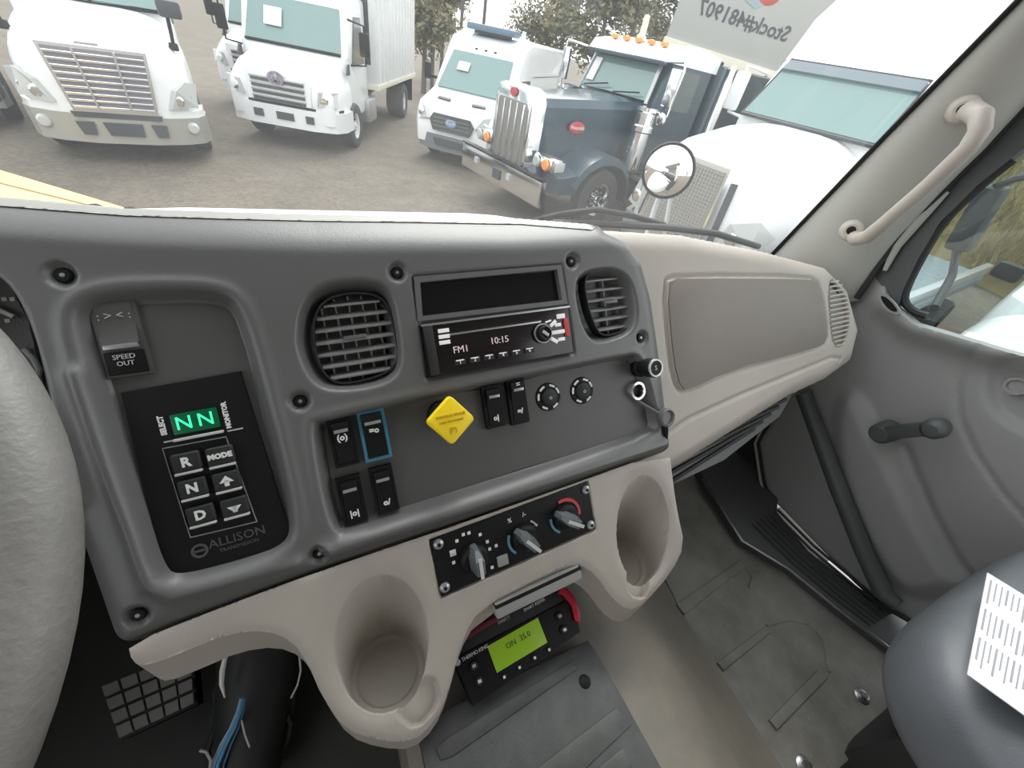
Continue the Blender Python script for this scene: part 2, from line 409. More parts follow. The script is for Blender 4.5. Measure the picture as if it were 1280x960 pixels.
# small demister outlet in the corner of the door
dv = dpoly([(1097, 368), (1106, 366), (1118, 376), (1128, 391), (1120, 394), (1106, 386)], X=XD - .03, k=2)
o = MB().prism([tuple(p) for p in dv], .028, .034, M=MD).build('corner_outlet', mid_grey, door, world=True)
dv2 = dpoly([(1100, 370), (1106, 370), (1116, 379), (1123, 389), (1117, 390), (1107, 383)], X=XD - .034, k=2)
MB().prism([tuple(p) for p in dv2], .030, .0355, M=MD).build('outlet_slot', blk, o, world=True)

# frame and glass of the door window
frame = thing('window_2', M=Matrix.Translation((XD, 0, -.3)), label=None, cat=None, kind='structure')
def sheet(name, px, X, th, m, parent, k=0):
    P = dpoly(px, X, k)
    return MB().prism([tuple(p) for p in P], -th / 2, th / 2, M=Matrix.Translation((X - XD, 0, 0)) @ MD).build(name, m, parent, world=True)
gl_edge = [(1500, 20), (1280, 188), (1225, 232), (1178, 278), (1150, 325), (1132, 362), (1130, 378), (1142, 390), (1165, 397), (1280, 430), (1500, 495)]
fr_m = mat('window_frame_dark', (.075, .082, .082), .55)
for i, px in enumerate([[(1096, 345), (1130, 296), (1180, 235), (1178, 278), (1150, 325), (1132, 362), (1126, 384)], [(1180, 235), (1290, 118), (1280, 188), (1225, 232), (1178, 278)], [(1290, 118), (1500, -120), (1500, 20), (1280, 188)]]):
    sheet('frame_rail', px, XD + .005, .02, fr_m, frame)
MB().tube([atax(x, y, 0, XD + .004) for x, y in chaikin(np.array(gl_edge), 1)[2:-6]], .008, 8).build('window_seal', blk_soft, frame, world=True)
sheet('pane', [(1500, 15), (1280, 184), (1222, 230), (1174, 276), (1146, 325), (1128, 362), (1126, 382), (1142, 394), (1280, 434), (1500, 500)], XD + .02, .005, glass_door, frame)

# windscreen and its side post
WN = Vector((0, .43, .17)).normalized(); WP = Vector((0, .62, -.28))
def onws(x, y): return athit(x, y, WP, WN)
ws = thing('window_1', M=Matrix.Translation((0, .62, -.28)), label=None, cat=None, kind='structure')
WU = Vector((0, -.17, .43)).normalized()
MB().slab([WP + V(-1.15, 0, 0) - WU * .03, WP + V(1.045, 0, 0) - WU * .03, WP + V(.80, 0, 0) + WU * .86, WP + V(-1.0, 0, 0) + WU * .86], .006).build('pane', glass_ws, ws, world=True)
L1 = [(915, 364), (958, 319), (1020, 253), (1100, 168), (1180, 85), (1262, 0), (1340, -82), (1450, -200)]
R1 = [(1072, 376), (1092, 346), (1120, 306), (1180, 240), (1230, 190), (1290, 124), (1360, 40), (1480, -100)]
secs = []
for (a, b_) in zip(L1, R1):
    p = onws(*a) + V(0, -.012, 0); q = atax(b_[0], b_[1], 0, XD - .012); s = []
    for i in range(13):
        t = i / 12; r = p.lerp(q, t); bul = .035 * (1 - abs(2 * t - 1) ** 3.0)
        s.append(r + V(-.75, -.66, .1).normalized() * bul)
    s.append(q + V(.05, .01, 0)); s.append(p + V(.06, .0, -.01)); secs.append(s)
post = thing('trim_2', M=Matrix.Translation(onws(958, 319)), label=None, cat=None, kind='structure')
MB().loft(secs).build('pillar_trim', light_grey, post, world=True)
MB().tube([onws(x, y) + V(-.004, -.012, 0) for x, y in L1], .0042, 6).build('glass_seal', blk, post, world=True)
MB().tube([atax(x - 1, y - 3, 0, XD - .02) for x, y in R1], .006, 6).build('seal_strip', blk_soft, post, world=True)
MB().tube([atax(x, y, 0, XD - .022) for x, y in [(1064, 352), (1098, 305), (1150, 247), (1215, 182), (1290, 108)]], .012, 8).build('door_weatherstrip', mid_grey, post, world=True)
MB().tube([atax(x, y, 0, XD - .016) for x, y in [(1106, 338), (1120, 308), (1148, 274), (1185, 240)]], [.004, .009, .011, .003], 8).build('weatherstrip_lip', light_grey, post, world=True)
# grab handle on the post
gh = thing('grab_handle', 'pale grey moulded grab handle bolted to the windscreen post', 'grab handle', M=Matrix.Translation(atax(1070, 295, 0, 1.0)))
hp = [(1203, 143, .99), (1215, 138, .955), (1226, 146, .935), (1225, 162, .93), (1210, 185, .93), (1160, 232, .935), (1105, 279, .94), (1084, 296, .95), (1070, 299, .97), (1062, 288, 1.0)]
MB().tube([atax(x, y, 0, X) for x, y, X in hp], [.014, .0145, .0145, .0135, .0125, .012, .012, .0125, .0125, .012], 14).build('grip', taupe, gh, world=True)
for (x, y, X) in ((1204, 137, .975), (1064, 288, .985)):
    c = atax(x, y, 0, X); dv_ = (-c).normalized(); Mq = Matrix.Translation(c) @ dv_.to_track_quat('Z', 'Y').to_matrix().to_4x4()
    p_ = MB().lathe([(0, .016), (.012, .015), (.018, .010), (.021, -.01)], 20, M=Mq).build('mounting_pad', taupe, gh, world=True)
    MB().lathe([(0, .0175), (.006, .0175), (.008, .016), (.008, .012)], 12, M=Mq).build('bolt', blk, p_, world=True)

# ================================================================== DASHBOARD
dash = thing('dashboard', 'charcoal and taupe moulded truck dashboard under the windscreen with glovebox and cup holders', 'dashboard', M=Matrix.Translation(PORG))
SCREWS = [(75, 343), (497, 340), (716, 326), (375, 502), (803, 422), (399, 694), (170, 772)]
scr_uv = [pp(*p) for p in SCREWS]
lipA = ppoly([(100, 372), (150, 360), (262, 359), (296, 372), (314, 410), (335, 490), (356, 570), (374, 655), (362, 690), (300, 712), (212, 735), (190, 715), (172, 660), (140, 575), (104, 470), (84, 400)], k=2)
lipB = ppoly([(388, 528), (400, 524), (560, 487), (690, 461), (788, 441), (800, 446), (812, 480), (824, 525), (822, 543), (700, 585), (560, 630), (430, 672), (414, 662), (400, 610)], k=1)
lipV1 = ppoly([(366, 425), (372, 382), (392, 356), (432, 346), (474, 349), (494, 366), (503, 410), (507, 455), (494, 478), (455, 490), (410, 492), (388, 480), (374, 455)], k=2)
lipV2 = ppoly([(718, 372), (720, 345), (738, 334), (770, 332), (788, 345), (797, 372), (799, 402), (788, 420), (760, 430), (742, 430), (728, 412)], k=2)
lipR = ppoly([(513, 343), (703, 328), (720, 444), (533, 477)])
lipP = ppoly([(525, 353), (697, 337), (703, 376), (528, 396)])
clus = ppoly([(-160, 300), (-60, 305), (0, 342), (25, 370), (45, 418), (60, 475), (72, 530), (40, 560), (-160, 560)], k=2)
outC = [pp(x, y) for x, y in [(-260, 640), (60, 640), (103, 640), (157, 799), (400, 708), (620, 634), (838, 558), (824, 440), (814, 372), (803, 332), (786, 307), (764, 290)]]
outC = np.array(outC + [(outC[-1][0] - .01, .3), (outC[0][0], .3)])
cr = [PMI @ atax(x, y, 2, -.165) for x, y in [(-80, 243), (0, 254), (160, 264), (400, 268), (650, 272), (760, 281), (800, 287)]]
cr_u = np.array([q.x for q in cr]); cr_v = np.array([q.y for q in cr])
st = [pp(x, y) for x, y in [(-80, 296), (0, 302), (160, 312), (400, 320), (650, 318), (760, 312), (800, 310)]]
st_u = np.array([q[0] for q in st]); st_v = np.array([q[1] for q in st])
ridB = ppoly([(412, 686), (480, 664), (560, 640), (700, 596), (828, 554)])
ridA = ppoly([(98, 470), (134, 578), (166, 665), (188, 730), (215, 744), (300, 722), (366, 704)])
def panel_h(X):
    h = np.zeros(len(X))
    d = np.clip(X[:, 1] - np.interp(X[:, 0], st_u, st_v), 0, 1); a = .032
    h -= 1.327 * (np.sqrt(d * d + a * a) - a)
    e = np.clip(X[:, 1] - np.interp(X[:, 0], cr_u, cr_v), 0, 1); h -= 5 * e + 0
    so = sdpoly(X, outC); t = np.clip(so + .016, 0, 1); h -= 16 * t * t + 25 * np.clip(so, 0, 1) ** 2
    for poly, dep, ed in ((lipA, .012, .012), (lipB, .015, .010), (lipV1, .034, .017), (lipV2, .030, .015), (clus, .05, .014)):
        h += recess(sdpoly(X, poly), dep, ed)
    sd = sdpoly(X, lipA); h += .0022 * np.exp(-((sd - .004) / .005) ** 2)
    sd = sdpoly(X, lipB); h += .0015 * np.exp(-((sd - .004) / .004) ** 2)
    h += recess(sdpoly(X, lipR), .005, .003); h += recess(sdpoly(X, lipP), .008, .002)
    for ln, w_, a_r in ((ridB, .0085, .0095), (ridA, .0085, .006)):
        h += a_r * np.exp(-(sdline(X, ln) / w_) ** 2)
    for (u, v) in scr_uv:
        r = np.hypot(X[:, 0] - u, X[:, 1] - v); h -= .005 * sst((.0105 - r) / .003)
    return h
heightfield('centre_panel', np.arange(-.42, .46, .0022), np.arange(outC[:, 1].min() - .03, .16, .0022), panel_h, dash_grey, dash, keep=lambda X, h: (sdpoly(X, outC) < .035) | (X[:, 1] > .05))
def skin(name, poly, w, m, inset=.010, top=0.):     # textured insert lying in a recess
    P = np.asarray(poly); c = P.mean(0); Q = [tuple(p + (c - p) / np.linalg.norm(c - p) * inset) for p in P]
    return MB().prism(Q, w - .002, w, M=PM).build(name, m, dash, world=True)
skin('switch_plate', lipB, -.0122, panel_blk)
skin('selector_recess', lipA, -.0112, panel_blk, .012)
for (u, v) in scr_uv:
    Mx = PM @ T3(u, v, -.005)
    s_ = MB().lathe([(0, .0025), (.0045, .0025), (.0058, .001), (.0062, 0)], 16, M=Mx).build('screw', blk, dash, world=True)
    MB().lathe([(0, .0031), (.0015, .0031), (.002, .0024)], 6, M=Mx).build('screw_socket', silver, s_, world=True)
# paler strip laid along the windscreen edge of the dash top
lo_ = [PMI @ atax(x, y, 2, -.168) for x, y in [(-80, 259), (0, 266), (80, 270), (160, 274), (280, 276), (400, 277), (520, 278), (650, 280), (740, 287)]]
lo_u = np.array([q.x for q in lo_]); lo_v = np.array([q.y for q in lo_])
heightfield('crest_strip', np.arange(-.42, .335, .003), np.arange(min(lo_v) - .01, .16, .0015), lambda X: panel_h(X) + .0012, mat('crest_plastic', (.30, .29, .27), .4, bump=.2, bscale=500), dash,
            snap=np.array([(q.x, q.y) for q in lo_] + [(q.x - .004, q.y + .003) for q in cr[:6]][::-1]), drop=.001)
# frame round the open pocket above the radio
def ring(mb, outer, inner, w0, w1, M=PM):
    t = bmesh.new(); n = len(outer)
    A = [t.verts.new((p[0], p[1], w0)) for p in outer]; B = [t.verts.new((p[0], p[1], w1)) for p in outer]
    C_ = [t.verts.new((p[0], p[1], w1)) for p in inner]; D = [t.verts.new((p[0], p[1], w0)) for p in inner]
    for i in range(n):
        j = (i + 1) % n
        t.faces.new((A[i], A[j], B[j], B[i])); t.faces.new((B[i], B[j], C_[j], C_[i])); t.faces.new((C_[i], C_[j], D[j], D[i])); t.faces.new((D[i], D[j], A[j], A[i]))
    return mb.merge(t, M)
ring(MB(), ppoly([(517, 346), (701, 331), (709, 380), (522, 402)]), ppoly([(525, 353), (696, 337), (702, 375), (528, 395)]), -.01, .0014).build('pocket_frame', dash_grey, dash, world=True)
pk = ppoly([(525, 353), (696, 337), (702, 375), (528, 395)])
MB().prism([tuple(p) for p in pk], -.010, -.0062, M=PM).build('blank_cover', blk_gloss, dash, world=True)

# air vents
def clipx(poly, v):
    xs = []
    for i in range(len(poly)):
        a = poly[i]; b_ = poly[(i + 1) % len(poly)]
        if (a[1] > v) != (b_[1] > v): xs.append(a[0] + (v - a[1]) / (b_[1] - a[1]) * (b_[0] - a[0]))
    return (min(xs), max(xs)) if len(xs) > 1 else None
def clipy(poly, u): return clipx([(p[1], p[0]) for p in poly], u)
slat_m = mat('vent_slat', (.26, .262, .262), .3)
def vent(px, w, nh, nv, deep=.02):
    P = ppoly(px, w, 2); c = P.mean(0); inner = [tuple(c + (p - c) * .965) for p in P]
    Q = [tuple(p) for p in P]
    v0 = ring(MB(), Q, inner, w - .012, w + .004).build('air_vent', blk_soft, dash, world=True)
    MB().prism(inner, w - .024, w - .022, M=PM).build('vent_well', blk, v0, world=True)
    lo, hi = P[:, 1].min(), P[:, 1].max()
    for i in range(nh):
        v = lo + (hi - lo) * (i + .75) / (nh + .5); x = clipx(inner, v)
        if x: MB().box(((x[0] + x[1]) / 2, v, w - .006), (x[1] - x[0], .0026, .012), .001, M=PM, R=Matrix.Rotation(.35, 3, 'X')).build('slat', slat_m, v0, world=True)
    lo, hi = P[:, 0].min(), P[:, 0].max()
    for i in range(nv):
        u = lo + (hi - lo) * (i + 1) / (nv + 1); y = clipy(inner, u)
        if y: MB().box((u, (y[0] + y[1]) / 2, w - .015), (.0016, y[1] - y[0], .010), M=PM).build('vane', slat_m, v0, world=True)
    MB().box((c[0], c[1] + .002, w + .002), (.022, .004, .006), .001, M=PM).build('vent_tab', dash_grey, v0, world=True)
    return v0
vent([(390, 408), (398, 380), (425, 366), (468, 366), (487, 382), (497, 430), (498, 455), (478, 470), (430, 482), (408, 474), (394, 445)], -.013, 7, 5)
vent([(727, 350), (738, 339), (765, 339), (782, 350), (792, 380), (793, 402), (780, 414), (752, 422), (742, 410), (733, 385)], -.012, 6, 1)

# passenger side of the dashboard
WQ = -.045
outP = ppoly([(740, 283), (860, 291), (962, 312), (1040, 333), (1066, 360), (1080, 412), (1070, 452), (1040, 474), (992, 497), (940, 530), (840, 594), (700, 600), (700, 284)], WQ)
gb = ppoly([(828, 352), (845, 344), (1012, 345), (1026, 356), (1034, 400), (1035, 428), (1018, 437), (900, 470), (862, 488), (846, 490), (836, 450)], WQ, 1)
gl2 = ppoly([(838, 540), (860, 524), (930, 492), (1040, 447), (1052, 448), (1048, 460), (985, 488)], WQ)
sv = ppoly([(1035, 350), (1048, 348), (1060, 372), (1063, 405), (1055, 432), (1042, 436), (1037, 400)], WQ, 2)
def pass_h(X):
    h = np.full(len(X), WQ); so = sdpoly(X, outP)
    t = np.clip(so + .030, 0, 1); h -= 16 * t * t + 3 * np.clip(so, 0, 1)
    sd = sdpoly(X, gb); h -= .005 * np.exp(-(sd / .0022) ** 2); h += .0015 * sst(-sd / .006)
    h -= .0035 * np.exp(-(sdline(X, gl2[:6]) / .003) ** 2)
    h += recess(sdpoly(X, sv), .008, .004)
    return h
heightfield('passenger_panel', np.arange(.37, 1.05, .003), np.arange(outP[:, 1].min() - .02, outP[:, 1].max() + .05, .003), pass_h, taupe, dash, keep=lambda X, h: sdpoly(X, outP) < .035)
Pg = np.asarray(gb); cg = Pg.mean(0)
MB().prism([tuple(p + (cg - p) / np.linalg.norm(cg - p) * .007) for p in Pg], WQ - .002, WQ + .0032, M=PM, bev=.0012).build('glovebox_door', taupe_d, dash, world=True)
svi = MB().prism([tuple(p) for p in sv], WQ - .010, WQ - .0082, M=PM).build('side_vent', blk, dash, world=True)
lo, hi = sv[:, 1].min(), sv[:, 1].max(); q = [tuple(p) for p in sv]
for i in range(15):
    v = lo + (hi - lo) * (i + .5) / 15; x = clipx(q, v)
    if x: MB().box(((x[0] + x[1]) / 2, v, WQ - .001), (x[1] - x[0], .0032, .006), M=PM).build('slat', taupe, svi, world=True)
# ribbed black panel below the passenger side
lw = -.075
lp = ppoly([(800, 560), (992, 490), (975, 520), (905, 575), (840, 606), (800, 620)], lw)
lpo = MB().prism([tuple(p) for p in lp], lw - .01, lw, M=PM).build('knee_panel', dash_grey, dash, world=True)
for i in range(6):
    t = i / 5; a = pp(838, 545 + 56 * t, lw); c = pp(992 - 50 * t, 490 + 45 * t, lw)
    MB().bar((a[0], a[1], lw + .002), (c[0], c[1], lw + .002), .006, .005, bev=.001, M=PM).build('rib', blk_soft, lpo, world=True)
MB().box((.0, .53, -.345), (2.2, .18, .02)).build('dash_top_deck', dash_grey, dash, world=True)
MB().loft([[(x, .30, -.40), (x, .45, -.26), (x, .62, -.36), (x, .76, -.50), (x, .34, -.47)] for x in (-1.1, .40)]).build('dash_core', blk, dash, world=True)
MB().loft([[(x, .42, -.46), (x, .47, -.32), (x, .62, -.36), (x, .76, -.52), (x, .42, -.50)] for x in (.40, 1.08)]).build('dash_core', blk, dash, world=True)

# taupe lower console with HVAC field and the two bored cup holders
def trz(x, y, w=0.): return (-.428 + w + y * math.cos(TL)) / math.sin(TL)
def txy(px, k=0):
    P = np.array([tuple(athit(x, y, PORG, NN))[:2] for x, y in px]); return chaikin(P, k) if k else P
outT = txy([(158, 804), (280, 756), (400, 712), (620, 638), (838, 560), (842, 600), (848, 640), (857, 680), (840, 715), (805, 755), (785, 762), (765, 746), (745, 716), (722, 702), (690, 712), (600, 758), (577, 800), (562, 860), (545, 900), (515, 928), (470, 925), (430, 910), (402, 870), (385, 830), (365, 800), (330, 786), (280, 792), (225, 815), (180, 832), (163, 826)], 1)
hv = txy([(535, 672), (735, 599), (746, 662), (550, 749)])
notch = txy([(492, 896), (502, 866), (530, 842), (548, 848), (552, 880), (520, 915)], 1)
notch2 = txy([(782, 735), (786, 700), (800, 690), (815, 702), (812, 745), (795, 750)], 1)
CUPS = [(.003, .153, .0475, -.607), (.366, .165, .0475, -.600)]
def trim_h(X):
    z = np.array([trz(0, y) for y in X[:, 1]]) if False else (-.428 + X[:, 1] * math.cos(TL)) / math.sin(TL)
    so = sdpoly(X, outT)
    # lobes flatten round the cups
    z -= 60 * np.clip(so + .007, 0, .007) ** 2
    sd = sdpoly(X, hv); z -= .006 * sst(-sd / .002)
    z -= .014 * sst(-sdpoly(X, notch) / .004); z -= .014 * sst(-sdpoly(X, notch2) / .004)
    for cx, cy, r, fz in CUPS:
        d = np.hypot(X[:, 0] - cx, X[:, 1] - cy)
        z -= .004 * np.exp(-((d - r - .0) / .006) ** 2)
        fl = fz - .006 * sst((.037 - d) / .002)
        k = sst((r - d) / .0035); z = z * (1 - k) + fl * k
    return z
heightfield('lower_console', np.arange(-.215, .455, .0016), np.arange(.055, .262, .0016), trim_h, taupe, dash, Matrix.Identity(4), snap=outT, drop=.05)

# ================================================================== THINGS SET INTO THE DASH
def on_panel(x, y, w): u, v = pp(x, y, w); return PM @ T3(u, v, w)
WB = -.0122
def rocker(x, y, label, icon, frame_m=None, tilt=1, w=WB, hh=.050, wd=.0235, group='rocker switches in the dash'):
    r = thing('rocker_switch', label, 'switch', on_panel(x, y, w + .004), group)
    fm = frame_m or blk
    ring(MB(), [(-wd / 2, -hh / 2), (wd / 2, -hh / 2), (wd / 2, hh / 2), (-wd / 2, hh / 2)], [(-wd / 2 + .0032, -hh / 2 + .0035), (wd / 2 - .0032, -hh / 2 + .0035), (wd / 2 - .0032, hh / 2 - .0035), (-wd / 2 + .0032, hh / 2 - .0035)], -.004, .0035, M=Matrix.Identity(4)).build('switch_frame', fm, r)
    a = wd / 2 - .0036; h2 = hh / 2 - .004; k = .004 * tilt
    prof = [(-h2, -.003), (-h2, .0045 + max(0, -k)), (0, .004), (h2 * .75, .0055 + max(0, k)), (h2, .005 + max(0, k) * .8), (h2, -.003)]
    MB().loft([[(xx, p[0], p[1]) for p in prof] for xx in (-a, a)]).build('rocker', blk, r)
    MB().box((0, h2 * .62, .0075 + max(0, k) * .7), (a * 1.6, .0032, .001), .0004).build('light_bar', silver, r)
    s, yy = icon
    text('switch_print', s, .0085, white_print, r, Matrix.Translation((0, yy, .0062 if yy < 0 else .0075 + k * .4)), bold=.0003)
    return r
rocker(429, 552, 'black rocker switch left of the teal-framed one', ('(o)', .006))
rocker(468, 543, 'black rocker switch inside a teal blue frame', ('=o', .006), frame_m=teal, hh=.054, wd=.027)
rocker(440, 624, 'black rocker switch at the lower left corner of the switch plate', ('|o|', -.013))
rocker(480, 611, 'black rocker switch directly below the teal-framed one', ('o/', -.013))
rocker(616, 508, 'black rocker switch just right of the yellow knob', ('o|', -.013))
rocker(646, 501, 'black rocker switch with pale markings top and bottom, beside the left ring dial', ('=/', -.012), hh=.056)
text('switch_print', '=', .010, white_print, bpy.data.objects['rocker_switch.005'], Matrix.Translation((0, .021, .0105)))
# double switch above the gear selector
r = thing('work_light_switch', 'tall dark switch with an icon above the gear selector', 'switch', on_panel(154, 424, -.0112))
MB().prism([(-.0155, -.0315), (.0155, -.0315), (.0155, .0315), (-.0155, .0315)], 0, .004, bev=.002).build('switch_frame', panel_blk, r)
MB().loft([[(x_, -.004, .002), (x_, -.004, .008), (x_, .012, .004), (x_, .029, .005), (x_, .029, .002)] for x_ in (-.0122, .0122)]).build('rocker', panel_blk, r)
MB().box((-.0, -.006, .007), (.023, .004, .003), .001).build('rocker_edge', silver, r)
MB().box((0, -.0195, .004), (.026, .019, .005), .001).build('lower_key', blk, r)
text('switch_print', ': > < :', .009, grey_print, r, Matrix.Translation((0, .019, .0052)))
text('switch_print', 'SPEED\nOUT', .0055, grey_print, r, Matrix.Translation((0, -.0175, .0072)))

# gear selector keypad
gs = thing('gear_selector', 'push-button gear selector with a glowing green NN display', 'gear selector', PM @ T3(0, 0, WB))
def gp(x, y): return pp(x, y, WB + .006)
MB().prism([tuple(p) for p in ppoly([(150, 491), (300, 464), (370, 688), (207, 729)], WB + .006)], 0, .006, bev=.0015).build('faceplate', blk, gs)
ring(MB(), ppoly([(203, 560), (283, 545), (322, 652), (238, 672)], WB + .006), ppoly([(204, 561), (282.5, 546.5), (320.5, 651.5), (238.7, 670.6)], WB + .006), .005, .0072, M=Matrix.Identity(4)).build('key_border', silver, gs)
def key(x, y, s, fs=.011, wd=.0212, hh=.0170):
    u, v = gp(x, y); Mk = Matrix.Translation((u, v, .006))
    k = MB().box((0, 0, .003), (wd, hh, .006), .003, M=Mk, seg=3).build('key', blk_soft, gs)
    MB().box((0, -hh / 2 - .001, .0045), (wd * .95, .0022, .004), .0008, M=Mk).build('key_lip', grey_print, k)
    if s in '^v' and len(s) == 1:
        d = 1 if s == '^' else -1
        MB().prism([(-.0055, -.001 * d), (.0055, -.001 * d), (0, .005 * d)][::d], .0058, .0066, M=Mk).prism([(-.0018, -.0045), (.0018, -.0045), (.0018, .001), (-.0018, .001)], .0058, .0066, M=Mk).build('key_print', white_print, k)
    else: text('key_print', s, fs, white_print, k, Mk @ Matrix.Translation((0, 0, .0064)), space=1.05, bold=.0004)
key(235, 576, 'R', .0115); key(277, 568, 'MODE', .0062); key(243, 608, 'N', .0115); key(285, 599, '^'); key(253, 641, 'D', .0115); key(295, 631, 'v')
u, v = gp(245, 526)
MB().box((u, v, .007), (.034, .018, .003), .001).build('display', ledbg, gs)
MB().box((u, v - .0135, .008), (.037, .0025, .004), .001).build('display_ledge', grey_print, gs)
text('display_digits', 'N N', .0165, led, gs, Matrix.Translation((u, v, .0088)), depth=.0006, space=.9)
for x, s in ((203, 'SELECT'), (283, 'MONITOR')):
    a, b_ = gp(x, 532 if x < 250 else 519)
    text('side_print', s, .0052, white_print, gs, M=Matrix.Translation((a, b_ - .000, .0064)) @ Matrix.Rotation(PI / 2, 4, 'Z'), bold=.0003)
    MB().box((a + .004, b_ - .0145, .006), (.012, .0012, .001)).build('side_tick', grey_print, gs)
a, b_ = gp(299, 672); text('embossed_name', 'ALLISON', .0115, panel_blk, gs, Matrix.Translation((a - .001, b_ + .001, .0064)))
text('embossed_name', 'TRANSMISSION', .0046, panel_blk, gs, Matrix.Translation((a - .001, b_ - .007, .0064)))
a, b_ = gp(250, 688); MB().lathe([(.0045, 0), (.0045, .0012), (.0065, .0012), (.0065, 0)], 20, M=Matrix.Translation((a, b_, .006))).box((a, b_, .0066), (.008, .002, .0012)).build('embossed_emblem', panel_blk, gs)

# radio
rd = thing('car_radio', 'single-slot car radio with pink-white display under the open pocket', 'radio', PM @ T3(0, 0, 0))
rp = ppoly([(528, 406), (710, 382), (717, 440), (535, 473)], .004)
MB().prism([tuple(p) for p in rp], -.006, .004, bev=.0012).build('fascia', display_blk, rd)
def rr(a, b_):  # 0..1 across the fascia, in panel units
    p = rp[0] * (1 - a) * (1 - b_) + rp[1] * a * (1 - b_) + rp[2] * a * b_ + rp[3] * (1 - a) * b_; return p
def rbox(name, a, b_, sx, sy, m, h=.0015, par=None, bev=.0003):
    p = rr(a, b_); return MB().box((p[0], p[1], .004 + h / 2), (sx, sy, h), bev).build(name, m, par or rd)
rbox('fascia_edge', .5, .02, .183, .0022, silver); rbox('disc_slot', .46, .25, .115, .0022, silver, .0012); rbox('disc_slot_gap', .46, .21, .115, .0018, blk, .0016)
rbox('end_cap', .035, .5, .010, .052, blk_soft, .003)
for i, bq in enumerate((.16, .27, .38)): rbox('side_key', .12, bq + .0, .012, .0042, radio_key, .002)
rbox('eject_key', .93, .20, .011, .0055, radio_key, .002)
rbox('red_key', .965, .45, .006, .022, redp, .002)
for i in range(6):
    k = rbox('preset_key', .20 + i * .0935, .80, .0125, .0058, blk_soft, .0018)
    p = rr(.20 + i * .0935, .80); text('preset_number', str(i + 1), .0055, radio_key, k, Matrix.Translation((p[0], p[1], .0064)))
    MB().box((p[0], p[1] + .0022, .0062), (.009, .0012, .0004)).build('preset_bar', radio_key, k)
p = rr(.215, .56); text('display_text', 'FM1', .0105, radio_print, rd, Matrix.Translation((p[0], p[1], .0048)))
p = rr(.47, .50); text('display_text', '10:15', .0105, radio_print, rd, Matrix.Translation((p[0], p[1], .0048)))
p = rr(.775, .50); kb = MB().lathe([(0, .008), (.0045, .008), (.0075, .010), (.0085, .009), (.0095, .003), (.0115, .003), (.012, 0)], 28, M=Matrix.Translation((p[0], p[1], .004))).build('volume_knob', blk, rd)
MB().lathe([(.010, .0032), (.0102, .0042), (.0116, .0042), (.012, .003)], 28, M=Matrix.Translation((p[0], p[1], .004))).build('knob_ring', silver, kb)
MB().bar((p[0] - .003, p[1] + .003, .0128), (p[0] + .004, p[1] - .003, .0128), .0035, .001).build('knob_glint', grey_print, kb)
for a, b_, sx, sy, rz in ((.865, .33, .010, .004, .6), (.895, .52, .018, .0045, 0), (.90, .37, .008, .004, 0), (.86, .68, .010, .0045, -.6), (.915, .68, .009, .004, 0), (.83, .27, .008, .002, .2)):
    p = rr(a, b_); MB().box((0, 0, 0), (sx, sy, .0018), .0003, M=Matrix.Translation((p[0], p[1], .005)) @ Matrix.Rotation(rz, 4, 'Z')).build('tuning_key', radio_key, rd)

# yellow parking brake knob
yk = thing('parking_brake_knob', 'bright yellow diamond-shaped push-pull parking brake knob', 'knob', on_panel(552, 519, WB))
MB().lathe([(0, 0), (.017, 0), (.017, .010), (.012, .012), (.010, .03), (0, .03)], 24).build('collar', blk, yk)
def rsq(h, cx=0, cy=0, rz=PI / 4, k=2):
    P = []
    for i in range(4):
        a = rz + PI / 2 * i
        P.append((cx + h * math.cos(a) * 1.0, cy + h * math.sin(a)))
    Q = []
    for i in range(4):
        a = np.array(P[i - 1]); b_ = np.array(P[i]); c = np.array(P[(i + 1) % 4])
        for t in (0, .25, .5, .75, 1):
            Q.append(tuple((1 - t) ** 2 * (b_ + (a - b_) * .14) + 2 * t * (1 - t) * b_ + t * t * (b_ + (c - b_) * .14)))
    return Q
MB().prism(rsq(.020, 0, 0, 0), .022, .034, bev=.002).build('knob_neck', yellow, yk)
MB().prism(rsq(.0265, 0, 0, -.13), .034, .042, bev=.003).build('knob_face', yellow, yk)
ygm = mat('yellow_emboss', (.62, .42, .01), .5)
for s, y_, z_ in (('PARKING BRAKE', .006, .0042), ('PUSH TO RELEASE', -.000, .0032), ('(P)', -.0095, .008)):
    text('knob_text', s, z_, ygm, yk, Matrix.Translation((0, y_, .0423)))

# two ring dials
for x, y, lab in ((685, 496, 'round black dial with broken white ring, left of the pair'), (727, 488, 'round black dial with broken white ring, right of the pair')):
    g = thing('ring_dial', lab, 'dial', on_panel(x, y, WB), 'ring dials on the switch plate')
    MB().lathe([(0, .002), (.0165, .002), (.0175, .001), (.018, 0)], 32).build('dial_base', blk, g)
    MB().lathe([(0, .007), (.007, .0065), (.0105, .005), (.011, .002)], 28).build('dial_cap', blk_soft, g)
    for a0 in (.15, .85, 1.9, 2.7, 3.9, 5.0):
        MB().lathe([(.0135, .002), (.0135, .0028), (.0160, .0028), (.0160, .002)], 6, a0=a0, a1=a0 + .55).build('ring_mark', white_print, g)
    text('dial_print', 'o', .008, grey_print, g, Matrix.Translation((0, .0, .0072)))
